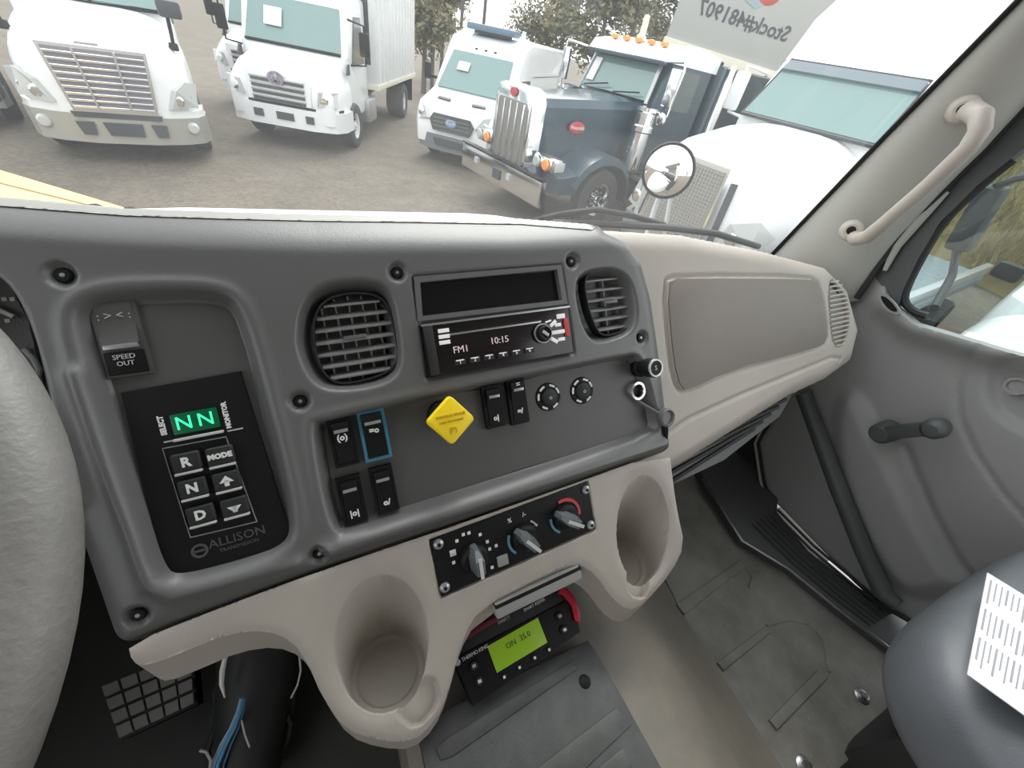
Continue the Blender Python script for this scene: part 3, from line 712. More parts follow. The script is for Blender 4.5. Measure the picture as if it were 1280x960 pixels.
# lighter, socket and its hanging cap
lg = thing('cigarette_lighter', 'protruding round black cigarette lighter knob at upper right corner', 'lighter', on_panel(797, 459, WB))
MB().lathe([(0, 0), (.0135, 0), (.0135, .008), (.011, .010), (.011, .018), (.013, .020), (.013, .032), (.011, .035), (.0, .034)], 28).build('barrel', blk, lg)
MB().lathe([(.0095, .0352), (.0100, .036), (.0118, .0358), (.0124, .034)], 28).build('rim', silver, lg)
text('lighter_print', 'S', .009, grey_print, lg, Matrix.Translation((0, 0, .0352)))
ps = thing('power_socket', 'open power socket with a pale metal ring under the lighter', 'socket', on_panel(793, 488, WB))
MB().lathe([(.0085, .002), (.0085, .007), (.0095, .009), (.0125, .0085), (.0135, .006), (.0135, 0)], 28).build('socket_ring', chrome, ps)
MB().lathe([(0, .002), (.0085, .002)], 20).build('socket_bore', blk, ps)
cp = thing('socket_cap', 'round socket cap dangling from its strap at the dash edge', 'cap', on_panel(828, 521, .0))
MB().lathe([(0, 0), (.012, 0), (.0135, .003), (.0135, .010), (.011, .012), (.009, .008), (0, .008)], 24).build('cap_cup', dash_grey, cp)
p0 = PMI @ (on_panel(799, 500, .0).translation); c0_ = PMI @ cp.matrix_world.translation
MB().tube([(p0.x - c0_.x, p0.y - c0_.y, -.008), (-.012, .010, .002), (-.006, .003, .006), (0, 0, .006)], .0022, 8).build('strap', dash_grey, cp)
MB().tube([(0, -.012, .004), (.001, -.024, .002), (.002, -.034, -.002)], .004, 8).build('cap_plug', blk, cp)

# climate control plate
cc = thing('climate_control', 'black heater control plate with three turning knobs above the remote unit', 'heater control', PM @ T3(0, 0, 0))
MB().prism([tuple(p) for p in ppoly([(537, 675), (734, 602), (744, 661), (552, 746)])], -.004, .0005, bev=.001).build('plate', blk, cc)
def cpt(x, y, w=.001): return Matrix.Translation((*pp(x, y, w), w))
for x, y in ((548, 680), (556, 734), (732, 612), (738, 656)):
    s_ = MB().lathe([(0, .003), (.003, .0035), (.0055, .002), (.006, 0)], 18, M=cpt(x, y)).build('screw', silver, cc)
    MB().lathe([(0, .0042), (.002, .0042), (.0022, .003)], 6, M=cpt(x, y)).build('screw_socket', blk, s_)
knob_m = mat('knob_blue_grey', (.13, .145, .155), .25, metal=.2)
for x, y, a in ((592, 697, 1.55), (655, 671, 2.25), (706, 645, 2.55)):
    k = MB().lathe([(0, .010), (.013, .009), (.0165, .006), (.0175, 0)], 30, M=cpt(x, y)).build('knob_base', blk, cc)
    Mk = cpt(x, y) @ Matrix.Rotation(a, 4, 'Z')
    MB().loft([[(-.019, -.002, .004), (-.019, .002, .004), (-.017, .0015, .014), (-.017, -.0015, .014)], [(-.008, -.0082, .004), (-.008, .0082, .004), (-.008, .005, .026), (-.008, -.005, .026)], [(.008, -.0086, .004), (.008, .0086, .004), (.008, .005, .027), (.008, -.005, .027)], [(.019, -.003, .004), (.019, .003, .004), (.017, .002, .018), (.017, -.002, .018)]], M=Mk).build('knob_grip', knob_m, k)
    MB().box((0, 0, .0275), (.024, .004, .0006), M=Mk).build('pointer', grey_print, k)
for x, y in ((566, 693), (571, 676), (579, 668), (586, 666), (600, 668), (609, 677), (612, 686), (620, 682), (615, 709), (567, 703)):
    MB().box((0, 0, .0004), (.0035, .0035, .0008), M=cpt(x, y)).build('scale_dot', white_print, cc)
MB().box((0, 0, .0004), (.007, .007, .0008), M=cpt(566, 691)).build('fan_symbol', white_print, cc)
for x, y, s in ((637, 651, '%'), (655, 643, '/-'), (670, 656, '~')): text('mode_symbol', s, .008, white_print, cc, cpt(x, y))
MB().box((0, 0, .001), (.014, .013, .002), .0006, M=cpt(628, 700)).build('air_button', mid_grey, cc)
def arc(x, y, r, a0, a1, m, name, wd=.0022):
    MB().lathe([(r, 0), (r, .0012), (r + wd, .0012), (r + wd, 0)], 16, M=cpt(x, y), a0=a0, a1=a1).build(name, m, cc)
arc(706, 645, .0195, -.2, 1.9, redp, 'warm_arc', .004); arc(706, 645, .0195, 3.0, 4.2, bluep, 'cool_arc', .003); arc(655, 671, .0195, 2.7, 4.0, bluep, 'mode_arc', .003); arc(655, 671, .0195, .4, 1.0, grey_print, 'mode_arc', .002)

# ================================================================== REMOTE UNIT, PLATE, FLOOR
ca = atax(566, 824, 2, -.62); cb = atax(721, 752, 2, -.615); cd = atax(590, 884, 2, -.655)
ex = (cb - ca).normalized(); L_ = (cb - ca).length
ez = ex.cross(V(0, 1, .0)).normalized(); ez = (V(0, -.35, .94) - ex * V(0, -.35, .94).dot(ex)).normalized(); ey = ez.cross(ex)
MR = Matrix.Translation(ca) @ Matrix((ex, ey, ez)).transposed().to_4x4()
def rl(x, y, w=0.):
    P = athit(x, y, ca + ez * w, ez); q = MR.inverted() @ P; return (q.x, q.y)
ru = thing('refrigeration_remote', 'black remote control unit with green screen and red edging below heater controls', 'control unit', MR)
body = [rl(*p) for p in [(566, 824), (716, 746), (726, 790), (592, 884)]]
MB().prism(body, -.030, 0, bev=.003).build('casing', blk, ru)
top = [rl(*p) for p in [(566, 800), (700, 733), (716, 748), (567, 825)]]
MB().prism(top, -.020, -.003, bev=.002).build('top_housing', blk_soft, ru)
rd_ = [rl(*p) for p in [(560, 806), (600, 781), (640, 760), (645, 763), (606, 786), (564, 812)]]
MB().prism(rd_, -.016, -.001, bev=.001).build('red_trim', mat('dark_red', (.16, .01, .025), .4), ru)
rs = [rl(*p) for p in [(700, 734), (708, 735), (718, 748), (724, 764), (724, 778), (718, 776), (714, 758), (704, 744), (696, 742)]]
MB().prism(rs, -.010, .004, bev=.0015).build('red_end_trim', red, ru)
sc_ = [rl(*p) for p in [(609, 808), (672, 772), (684, 803), (621, 841)]]
MB().prism(sc_, -.002, .0012, bev=.0003).build('screen', lcd, ru)
def rlM(x, y, w=.001): return Matrix.Translation((*rl(x, y, w), w))
angr = math.atan2(sc_[1][1] - sc_[0][1], sc_[1][0] - sc_[0][0])
lcd_ink = mat('lcd_ink', (.04, .08, .01), .5)
text('screen_text', 'ON  35.0', .010, lcd_ink, ru, rlM(648, 800, .0016) @ Matrix.Rotation(angr, 4, 'Z'))
for x, y, m in ((592, 832, grey_print), (599, 851, white_print), (699, 770, grey_print), (705, 787, white_print), (630, 846, white_print), (649, 834, white_print), (668, 822, white_print), (686, 812, white_print)):
    big = x < 610 or x > 690
    k = MB().lathe([(0, .003), (.0045, .0028), (.0058, .001), (.006, 0)], 16, M=rlM(x, y) @ Matrix.Scale(1. if big else .6, 4)).build('button', blk_soft, ru)
    MB().box((0, 0, .0034 if big else .0022), (.0045 if big else .003, .0035 if big else .003, .0006), M=rlM(x, y)).build('button_mark', m, k)
text('maker_name', 'THERMO KING', .0062, white_print, ru, rlM(594, 816, .001) @ Matrix.Rotation(angr, 4, 'Z'), space=.9)
a = rlM(572, 828); MB().lathe([(0, .0008), (.0042, .0008), (.0042, 0)], 6, M=a).build('maker_mark', grey_print, ru)
text('top_print', 'DIRECT', .0055, grey_print, ru, rlM(630, 775, -.002) @ Matrix.Rotation(angr, 4, 'Z')); text('top_print', 'SMART REEFER', .0055, white_print, ru, rlM(668, 756, -.002) @ Matrix.Rotation(angr, 4, 'Z'))
# pull-out shelf edge above the unit
q0 = athit(617, 762, PORG + NN * -.005, NN); q1 = athit(723, 712, PORG + NN * -.005, NN)
asht = thing('ashtray_drawer', 'narrow grey pull-out drawer lip under the heater controls', 'drawer', Matrix.Translation(q0))
MB().bar(q0, q1, .019, .016, up=NN, bev=.003).build('drawer_front', mid_grey, asht, world=True)
MB().bar(q0 + NN * .001 + VV * .007, q1 + NN * .001 + VV * .007, .004, .016, up=NN, bev=.001).build('drawer_gap', blk, asht, world=True)

ZP = -.67
cvp = thing('tunnel_cover', 'dark plastic cover plate with raised ribs on the engine tunnel', 'cover plate', Matrix.Translation(atax(640, 900, 2, ZP)))
def pz(px, z): return [tuple(atax(x, y, 2, z))[:2] for x, y in px]
MB().prism(pz([(520, 905), (735, 800), (745, 812), (850, 1000), (800, 1100), (560, 1100)], ZP), ZP - .024, ZP, bev=.003).build('plate', plate_m, cvp, world=True)
for px in ([(545, 935), (560, 922), (715, 826), (722, 836), (566, 945), (551, 950)], [(640, 985), (770, 885), (790, 905), (680, 1010)], [(730, 975), (778, 935), (790, 955), (750, 1000)]):
    MB().prism(pz(px, ZP + .003), ZP - .001, ZP + .003, bev=.001).build('raised_rib', plate_m, cvp, world=True)
MB().lathe([(0, .0008), (.0075, .0008), (.009, 0)], 16, M=Matrix.Translation(atax(731, 852, 2, ZP))).build('bolt_hole', blk, cvp, world=True)

# rubber mat on the passenger floor
mt = thing('floor_mat', 'worn black rubber floor mat with raised ribs in the passenger footwell', 'floor mat', Matrix.Translation((.85, .1, FZ)))
MB().prism(pz([(700, 520), (865, 560), (878, 600), (925, 676), (986, 712), (1060, 772), (1118, 818), (1230, 920), (1220, 1200), (1000, 1100), (965, 950), (905, 855), (852, 765), (800, 660)], FZ + .006), FZ - .005, FZ + .006, bev=.002).build('mat_sheet', floor_mat_m, mt, world=True)
for px in ([(846, 755), (925, 700), (932, 708), (856, 768)], [(897, 828), (958, 782), (964, 790), (905, 838)], [(962, 900), (1022, 838), (1036, 846), (972, 912)]):
    MB().prism(pz(px, FZ + .012), FZ + .004, FZ + .012, bev=.002).build('mat_rib', floor_mat_m, mt, world=True)
for P_ in ([(958, 782), (985, 775), (1010, 780), (1030, 800), (1036, 840)], [(925, 700), (940, 722), (936, 735)]):
    MB().tube([atax(x, y, 2, FZ + .006) for x, y in P_], .004, 6).build('mat_bead', floor_mat_m, mt, world=True)
for i, (x, y) in enumerate(((1078, 870), (1006, 957))):
    g = thing('floor_bolt', ['steel bolt in the floor mat beside the seat', 'steel bolt in the floor mat at the bottom edge of the view'][i], 'bolt', Matrix.Translation(atax(x, y, 2, FZ + .008)))
    MB().lathe([(0, .002), (.012, .002), (.015, 0), (.015, -.003)], 20).build('washer', steel, g)
    MB().lathe([(0, .008), (.0065, .008), (.0075, .006), (.0075, .001)], 6).build('bolt_head', steel, g)
# debris on the mat
db = MB()
for _ in range(150):
    x = random.uniform(640, 1100); y = random.uniform(650, 950)
    q = atax(x, y, 2, FZ + .0075)
    if q.x > .66: db.box(q, (random.uniform(.001, .0035), random.uniform(.001, .003), .001), R=Matrix.Rotation(random.random() * 3, 3, 'Z'))
tag(db.build('floor_grit', mat('grit', (.34, .33, .30), .8), smooth=False), 'pale crumbs of grit strewn over the floor mat', 'grit', kind='stuff')
# sill with its grooved tread strip
sl = thing('door_sill', M=Matrix.Translation((XD, 0, FZ)), label='grooved black tread strip along the door sill', cat='sill')
MB().prism(pz([(860, 560), (975, 560), (972, 640), (1010, 688), (1085, 748), (1150, 786), (1330, 880), (1230, 915), (1118, 812), (1060, 768), (986, 708), (928, 674), (880, 598)], FZ + .035), FZ - .01, FZ + .035, bev=.004).build('tread_base', sill_m, sl, world=True)
for i in range(7):
    t = i / 6
    a = (975 + 33 * t, 660 + 2 * t); P_ = [(940 + 32 * t, 655 - 18 * t), (990 + 27 * t, 704 - 22 * t), (1048 + 26 * t, 752 - 22 * t), (1088 + 30 * t, 782 - 18 * t)]
    MB().tube([atax(x, y, 2, FZ + .036) for x, y in P_], .0035, 6).build('tread_rib', blk_soft, sl, world=True)
MB().tube([atax(x, y, 2, FZ + .034) for x, y in [(878, 598), (928, 676), (986, 711), (1060, 771), (1118, 815)]], .004, 6).build('edge_strip', steel, sl, world=True)

# pedal, shaft boot, cables in the driver's footwell
pd = thing('brake_pedal', 'dark rubber foot pedal with a grid of grooves under the dash', 'pedal', Matrix.Translation(ray(183, 870) * .6))
A, B_, C_, D_ = [ray(x, y) * d for x, y, d in ((127, 857, .60), (240, 812, .63), (245, 880, .60), (150, 925, .565))]
nrm = -(B_ - A).cross(D_ - A).normalized()
MB().slab([p - nrm * .012 for p in (A, B_, C_, D_)], .018).build('pedal_plate', blk, pd, world=True)
for i in range(5):
    for j in range(4):
        def bl(a, b_): return (A * (1 - a) + B_ * a) * (1 - b_) + (D_ * (1 - a) + C_ * a) * b_
        a0 = i / 5 + .015; a1 = (i + 1) / 5 - .015; b0 = j / 4 + .03; b1 = (j + 1) / 4 - .03
        MB().slab([bl(a0, b0), bl(a1, b0), bl(a1, b1), bl(a0, b1)], .008).build('pedal_pad', mat('pedal_rubber', (.15, .145, .135), .6), pd, world=True)
MB().bar((A + B_) / 2 - nrm * .02, (A + B_) / 2 + V(0, .28, .12), .03, .03, up=(1, 0, 0)).build('pedal_arm', blk, pd, world=True)
sb = thing('steering_shaft_boot', 'black rubber boot round the steering shaft, white-edged at the left', 'boot', Matrix.Translation(ray(320, 880) * .62))
pts = [ray(x, y) * d for x, y, d in [(330, 780, .66), (326, 830, .64), (318, 880, .62), (312, 930, .61), (308, 980, .60)]]
MB().tube(pts, [.056, .057, .052, .046, .044], 20).build('boot_sleeve', blk_soft, sb, world=True)
for t in range(5):
    c = pts[0].lerp(pts[3], t / 4.5 + .08); MB().tube([c + (V(math.cos(k), math.sin(k) * .7, math.sin(k) * .6)) * .055 for k in np.linspace(0, 2 * PI, 16)[:-1]], .005, 6, closed=True).build('boot_fold', blk_soft, sb, world=True)
MB().tube([ray(x, y) * .565 for x, y in [(294, 796), (283, 815), (278, 838), (277, 855), (281, 872)]], [.0015, .003, .0035, .003, .001], 8).build('white_edge', white_print, sb, world=True)
MB().tube([ray(x, y) * .575 for x, y in [(374, 815), (376, 838), (372, 856), (364, 872)]], .0013, 8).build('grey_edge', grey_print, sb, world=True)
bw = thing('wire_loom', 'bundle of thin blue and grey wires running down the shaft boot', 'wires', Matrix.Translation(ray(290, 900) * .56))
bm_ = mat('blue_wire', (.12, .32, .52), .4)
for i, (dx, m) in enumerate(((0, bm_), (5, bm_), (9, blk_soft), (-4, grey_print), (13, bm_))):
    MB().tube([ray(x + dx * (.3 + .15 * k), y) * (.553 + .002 * i) for k, (x, y) in enumerate([(302, 872), (298, 890), (290, 910), (279, 930), (268, 955), (262, 985)])], (.0022 if i < 2 else .0012), 8).build('wire', m, bw, world=True)
MB().tube([ray(x, y) * .55 for x, y in [(250, 938), (258, 940), (263, 950), (262, 975)]], .0018, 8).build('loose_wire_end', light_grey, bw, world=True)
MB().tube([ray(x, y) * .56 for x, y in [(312, 934), (306, 918), (302, 900)]], .0012, 6).build('thin_wire', grey_print, bw, world=True)

# steering wheel
wc = V(-.361, .152, -.214); wt = .485
WX = V(1, 0, 0); WD = V(0, math.cos(wt), math.sin(wt)); WNn = WX.cross(WD)
MW = Matrix.Translation(wc) @ Matrix((WX, WD, WNn)).transposed().to_4x4()
sw = thing('steering_wheel', 'thick grey grained steering wheel rim close at the left', 'steering wheel', MW)
MB().tube([(.22 * math.cos(a), .22 * math.sin(a), 0) for a in np.linspace(0, 2 * PI, 97)[:-1]], .0185, 20, closed=True).build('rim', rim_leather, sw)
MB().lathe([(0, .012), (.05, .010), (.07, -.01), (.07, -.05), (0, -.05)], 32).build('hub', blk_soft, sw)
for a in (PI * .97, PI * 1.5): MB().bar((.06 * math.cos(a), .06 * math.sin(a), -.02), (.215 * math.cos(a), .215 * math.sin(a), -.004), .035, .012, bev=.004).build('spoke', blk_soft, sw)
# instrument cluster seen between rim and panel
ic = thing('instrument_cluster', 'slice of the instrument cluster between steering wheel and dash panel', 'instrument cluster', PM)
wC = -.047
MB().prism([tuple(p) for p in ppoly([(-150, 320), (-30, 330), (10, 352), (35, 400), (52, 470), (60, 540), (-150, 550)], wC)], wC - .003, wC).build('cluster_face', dash_grey, ic)
for x, y in ((6, 374), (16, 374), (10, 401)): MB().box((0, 0, .0005), (.003, .003, .001), M=Matrix.Translation((*pp(x, y, wC), wC))).build('gauge_mark', white_print, ic)
for P_ in ([(-20, 384), (0, 388), (18, 396)], [(30, 436), (42, 448), (49, 462), (46, 475)]):
    MB().tube([(*pp(x, y, wC + .004), wC + .004) for x, y in P_], .0022, 8).build('gauge_rim', silver, ic)

# passenger seat, paper, belt stalk
st_ = thing('truck_seat', 'rounded grey vinyl passenger seat cushion at the lower right', 'seat', Matrix.Translation((.85, -.3, FZ)))
def superbox(c, s, n=4.0, seg=48):
    t = MB(); secs = []
    for i in range(1, seg // 2):
        ph = -PI / 2 + PI * i / (seg // 2); cz = math.copysign(abs(math.sin(ph)) ** (2 / n), math.sin(ph)); cr_ = abs(math.cos(ph)) ** (2 / n)
        secs.append([(c[0] + s[0] * cr_ * math.copysign(abs(math.cos(a)) ** (2 / n), math.cos(a)), c[1] + s[1] * cr_ * math.copysign(abs(math.sin(a)) ** (2 / n), math.sin(a)), c[2] + s[2] * cz) for a in np.linspace(0, 2 * PI, seg + 1)[:-1]])
    return t.loft(secs)
SZ = -.45
superbox((.845, -.37, SZ - .085), (.295, .30, .085), 4.2).build('cushion', seat_cloth, st_, world=True)
MB().box((.86, -.38, SZ - .24), (.46, .44, .16), .03).build('seat_base', blk_soft, st_, world=True)
MB().box((.86, -.38, (SZ - .32 + FZ) / 2 + .01), (.30, .34, SZ - .32 - FZ - .01), .01).build('pedestal', blk, st_, world=True)
sh = thing('inspection_sheet', 'white printed form lying on the grey passenger seat', 'paper', Matrix.Translation(atax(1250, 800, 2, SZ + .003)))
pc = [atax(x, y, 2, SZ + .003) for x, y in [(1234, 716), (1209, 843), (1330, 930), (1355, 790)]]
MB().slab(pc, .0012).build('sheet', paper, sh, world=True)
for i in range(15):
    for j in range(3):
        t = .05 + i * .062; a = pc[0].lerp(pc[3], t); c = pc[1].lerp(pc[2], t); u0 = (.06, .38, .66)[j]; u1 = u0 + random.uniform(.15, .26)
        MB().bar(a.lerp(c, u0) + V(0, 0, .001), a.lerp(c, u1) + V(0, 0, .001), .0012 if i % 3 else .0018, .0004).build('print_line', ink, sh, world=True)
bs = thing('seat_frame_bar', 'black curved tubular bar beside the seat pedestal', 'seat bar', Matrix.Translation(ray(1060, 930) * .98))
MB().tube([ray(x, y) * d for x, y, d in [(1128, 850, 1.0), (1098, 876, .98), (1062, 900, .96), (1048, 930, .95), (1040, 975, .94), (1030, 1030, .93)]], [.028, .028, .026, .025, .025, .025], 14).build('main_bar', blk, bs, world=True)
MB().tube([ray(x, y) * d for x, y, d in [(1060, 925, .95), (1080, 945, .96), (1110, 975, .97)]], .016, 12).build('lower_bar', blk, bs, world=True)

# ================================================================== OUTSIDE
yard = MB()
yard.box((20, 30, GROUND - .1), (260, 260, .2))
structure(yard.build('ground', asphalt))
def vm(x, y, h, s): return Matrix.Translation((x, y, GROUND)) @ Matrix.Rotation(h, 4, 'Z') @ Matrix.Scale(s, 4)
RX90 = Matrix.Rotation(PI / 2, 4, 'Y')     # lathe axis z -> x
def tyre(root, x, y, r, w=.28, rimm=None, side=1, holes=8):
    M = Matrix.Translation((x, y, r)) @ Matrix.Rotation(PI / 2 * side, 4, 'Y')
    t = MB().lathe([(r * .56, -w / 2), (r * .93, -w / 2), (r, -w * .36), (r, w * .36), (r * .93, w / 2), (r * .60, w / 2), (r * .56, w * .3)], 36, M=M).build('tyre', tyre_m, root)
    rm = MB().lathe([(0, w * .30), (r * .20, w * .30), (r * .22, w * .10), (r * .44, w * .02), (r * .50, w * .34), (r * .58, w * .42), (r * .60, w * .34)], 30, M=M).build('wheel_rim', rimm or steel, t)
    hb = MB()
    for k in range(holes):
        a = 2 * PI * k / holes; hb.lathe([(0, w * .20), (r * .055, w * .20), (r * .055, w * .0)], 10, M=M @ Matrix.Translation((r * .34 * math.cos(a), r * .34 * math.sin(a), 0)))
    tag(hb.build('rim_holes', blk, t), kind='stuff')
    MB().lathe([(0, w * .42), (r * .10, w * .40), (r * .13, w * .28)], 16, M=M).build('hub_cap', rimm or steel, t)
def section(w, zt, zl, n=4.5, k=20, dx=0):   # arch section, points x,z
    return [(dx + w * math.copysign(abs(math.cos(a)) ** (2 / n), math.cos(a)), zl + (zt - zl) * abs(math.sin(a)) ** (2 / n)) for a in np.linspace(0, PI, k)]
def hood(root, secs, m, name='hood', n=4.5):
    S = []
    for y, w, zt, zl in secs: S.append([(x, y, z) for x, z in section(w, zt, zl, n)])
    return MB().loft(S).build(name, m, root, ang=50)
def mirror_x(P): return [(-x, y, z) for x, y, z in P]
def body(root, name, prof, w, m, inset=.06, rows=((-1, .90), (-.97, .965), (-.88, 1), (.88, 1), (.97, .965), (1, .90))):
    P = np.array(prof); c = P.mean(0); S = []
    for k, sc in rows:
        S.append([(w * k, *(c + (p - c) * (1 - (1 - sc) * (inset / .06)))) for p in P])
    return MB().loft(S).build(name, m, root, ang=40)

# ---- white tractor at the left (rounded hood, wide barred grille)
t1 = thing('semi_truck', 'white tractor truck with wide chrome-barred grille, leftmost and facing the windscreen', 'truck', vm(-2.357, 8.771, .144, .863))
hood(t1, [(-.02, .70, 1.66, .72), (.12, .98, 1.74, .66), (.5, 1.14, 1.86, .62), (1.2, 1.20, 2.0, .62), (2.1, 1.20, 2.12, .62)], white_paint)
body(t1, 'cab', [(2.0, .6), (2.0, 2.1), (2.15, 2.16), (2.75, 3.05), (3.6, 3.6), (6.0, 3.8), (6.0, .6)], 1.12, white_paint)
bp = [(-1.26, .85), (-1.24, .45), (-1.12, .18), (-.85, .02), (-.4, -.10), (.4, -.10), (.85, .02), (1.12, .18), (1.24, .45), (1.26, .85)]
MB().band(bp, .34, .76, .08).build('front_bumper', bumper_s, t1)
MB().band([(x * .985, y + .01) for x, y in bp], .76, .86, .06).build('bumper_valance', white_paint, t1)
for xs, x2 in ((-.62, -.34), (-.28, .30), (.36, .64)):
    MB().slab([(xs + .03, -.125, .66), (x2 - .02, -.125, .66), (x2 - .04, -.125, .47), (xs + .08, -.125, .47)], .03).build('bumper_opening', grille_d, t1)
for sx in (-1, 1):
    M = Matrix.Translation((sx * 1.0, .07, .60)) @ Matrix.Rotation(PI / 2, 4, 'X')
    MB().lathe([(0, .05), (.07, .04), (.09, .02), (.10, -.02)], 20, M=M).build('fog_light', lens_m, t1)
    hl = [(sx * .72, -.02, .90), (sx * 1.10, .20, .93), (sx * 1.18, .48, 1.25), (sx * 1.02, .20, 1.30), (sx * .86, .03, 1.18)]
    h_ = MB().slab(hl, .16).build('headlight', lens_m, t1)
    MB().lathe([(0, .02), (.06, .015), (.085, -.01)], 16, M=Matrix.Translation((sx * .90, -.02, 1.03)) @ Matrix.Rotation(PI / 2, 4, 'X')).build('lamp_bowl', chrome, h_)
    MB().lathe([(0, .02), (.05, .015), (.065, -.01)], 16, M=Matrix.Translation((sx * 1.06, .14, 1.08)) @ Matrix.Rotation(PI / 2, 4, 'X')).build('lamp_bowl', chrome, h_)
    hm = MB().tube([(sx * 1.06, .75, 1.72), (sx * 1.10, .70, 2.16)], .03, 8).build('hood_mirror_stalk', blk, t1)
    MB().box((sx * 1.15, .68, 2.26), (.34, .12, .24), .05).build('hood_mirror', grille_d, hm)
    MB().box((sx * 1.06, .75, 1.74), (.14, .1, .12), .03).build('stalk_foot', blk, hm)
    tyre(t1, sx * 1.06, 1.25, .50, .30, side=1 if sx > 0 else -1)
gz = lambda t: 1.66 - .84 * t
MB().slab([(-.66, -.06, 1.68), (.66, -.06, 1.68), (.55, -.09, .80), (-.55, -.09, .80)], .05).build('grille_frame', chrome, t1)
MB().slab([(-.61, -.09, 1.64), (.61, -.09, 1.64), (.51, -.12, .86), (-.51, -.12, .86)], .03).build('grille_backing', mat('grille_purple_grey', (.16, .15, .18), .5), t1)
for i in range(9):
    t = (i + .9) / 9.6; w = .61 - .10 * t
    MB().box((0, -.125 - .03 * t, gz(t)), (2 * w, .03, .034), .006).build('grille_bar', chrome, t1)
for sx in (-.235, .235): MB().bar((sx * 1.05, -.15, 1.64), (sx * .9, -.17, .86), .03, .035, up=(0, 1, 0)).build('grille_upright', chrome, t1)
MB().slab([(-.60, -.10, .80), (.60, -.10, .80), (.57, -.10, .72), (-.57, -.10, .72)], .03).build('grille_foot', grille_d, t1)
MB().slab([(-1.0, 1.98, 2.13), (-.02, 1.90, 2.13), (-.02, 2.50, 2.98), (-.90, 2.60, 2.98)], .05).build('windscreen', veh_glass, t1)
MB().slab([(1.0, 1.98, 2.13), (.02, 1.90, 2.13), (.02, 2.50, 2.98), (.90, 2.60, 2.98)], .05).build('windscreen', veh_glass, t1)
MB().bar((0, 1.86, 2.13), (0, 2.47, 2.98), .05, .04, up=(0, -1, .6)).bar((-1.02, 1.95, 2.12), (1.02, 1.95, 2.12), .05, .06).build('windscreen_trim', blk, t1)
MB().box((0, 3.2, .42), (1.9, 5.2, .3)).build('chassis', under_m, t1)
for sx in (-1, 1): MB().slab([(sx * 1.14, 2.45, 1.95), (sx * 1.14, 3.3, 1.95), (sx * 1.12, 3.3, 2.9), (sx * 1.12, 2.95, 2.9)], .04).build('side_window', veh_glass_d, t1)
MB().box((-.05, -.10, 1.72), (.28, .04, .035), .008).build('hood_badge', silver, t1)

# ---- white box truck (and its neighbour behind)
hn = thing('box_truck', 'white box truck with slotted grille and tall cargo box, right of the white tractor', 'truck', vm(-.174, 10.364, -.408, .955), group=None)
hood(hn, [(0, .95, 1.22, .55), (.08, 1.02, 1.34, .55), (.45, 1.08, 1.52, .55), (1.05, 1.08, 1.68, .55)], white_paint)
body(hn, 'cab', [(.95, .55), (.95, 1.66), (1.0, 1.70), (1.38, 2.46), (1.55, 2.62), (2.55, 2.66), (2.55, .55)], 1.06, white_paint)
MB().band([(-1.16, .8), (-1.15, .35), (-1.02, .08), (-.6, -.06), (.6, -.06), (1.02, .08), (1.15, .35), (1.16, .8)], .42, .78, .08).build('front_bumper', white_paint, hn)
MB().band([(-1.10, .4), (-1.0, .12), (-.6, -.02), (.6, -.02), (1.0, .12), (1.10, .4)], .78, .82, .06).build('bumper_gap', blk, hn)
for x0, x1 in ((-.56, -.38), (-.12, .22), (.46, .62)): MB().slab([(x0, -.075, .68), (x1, -.075, .68), (x1, -.075, .55), (x0, -.075, .55)], .02).build('bumper_slot', grille_d, hn)
MB().slab([(-.62, -.03, 1.34), (.62, -.03, 1.28), (.60, -.04, .84), (-.60, -.04, .84)], .06).build('grille_surround', white_paint, hn)
for i in range(4):
    z = 1.20 - i * .105; MB().slab([(-.50, -.075, z), (.50, -.075, z - .0), (.50, -.075, z - .045), (-.50, -.075, z - .045)], .02).build('grille_slot', grille_d, hn)
    MB().box((0, -.08, z + .022), (1.02, .05, .03), .008).build('grille_bar', silver, hn)
em = MB().lathe([(.075, 0), (.075, .02), (.115, .02), (.115, 0)], 28, M=Matrix.Translation((0, -.10, 1.24)) @ Matrix.Rotation(PI / 2, 4, 'X') @ Matrix.Scale(1.35, 4, (1, 0, 0))).box((-.055, -.11, 1.24), (.035, .02, .15)).box((.055, -.11, 1.24), (.035, .02, .15)).box((0, -.11, 1.24), (.09, .02, .03)).build('front_emblem', mat('emblem_chrome', (.35, .3, .4), .25, metal=.8), hn)
for sx in (-1, 1):
    h_ = MB().slab([(sx * .70, -.02, .88), (sx * 1.04, .14, .88), (sx * 1.06, .22, 1.14), (sx * .74, .0, 1.12)], .1).build('headlight', lens_m, hn)
    MB().lathe([(0, .02), (.06, .015), (.08, -.01)], 16, M=Matrix.Translation((sx * .85, -.03, 1.0)) @ Matrix.Rotation(PI / 2, 4, 'X')).build('lamp_bowl', chrome, h_)
    tyre(hn, sx * 1.0, 1.15, .44, .26, white_dull, 1 if sx > 0 else -1)
    tyre(hn, sx * 1.0, 6.0, .46, .5, white_dull, 1 if sx > 0 else -1)
    MB().slab([(sx * 1.09, 1.30, 1.55), (sx * 1.09, 2.10, 1.55), (sx * 1.06, 2.10, 2.35), (sx * 1.06, 1.62, 2.35)], .04).build('side_window', veh_glass_d, hn)
    mr_ = MB().tube([(sx * 1.06, 1.25, 2.3), (sx * 1.42, 1.10, 2.25), (sx * 1.42, 1.10, 1.6), (sx * 1.06, 1.25, 1.55)], .02, 8).build('mirror_arm', blk, hn)
    MB().box((sx * 1.42, 1.08, 1.95), (.20, .08, .40), .03).build('side_mirror', blk, mr_)
    MB().slab([(sx * 1.09, .78, 1.40), (sx * 1.09, 1.0, 1.40), (sx * 1.09, 1.0, 1.58), (sx * 1.09, .92, 1.58)], .03).build('cowl_vent', grille_d, hn)
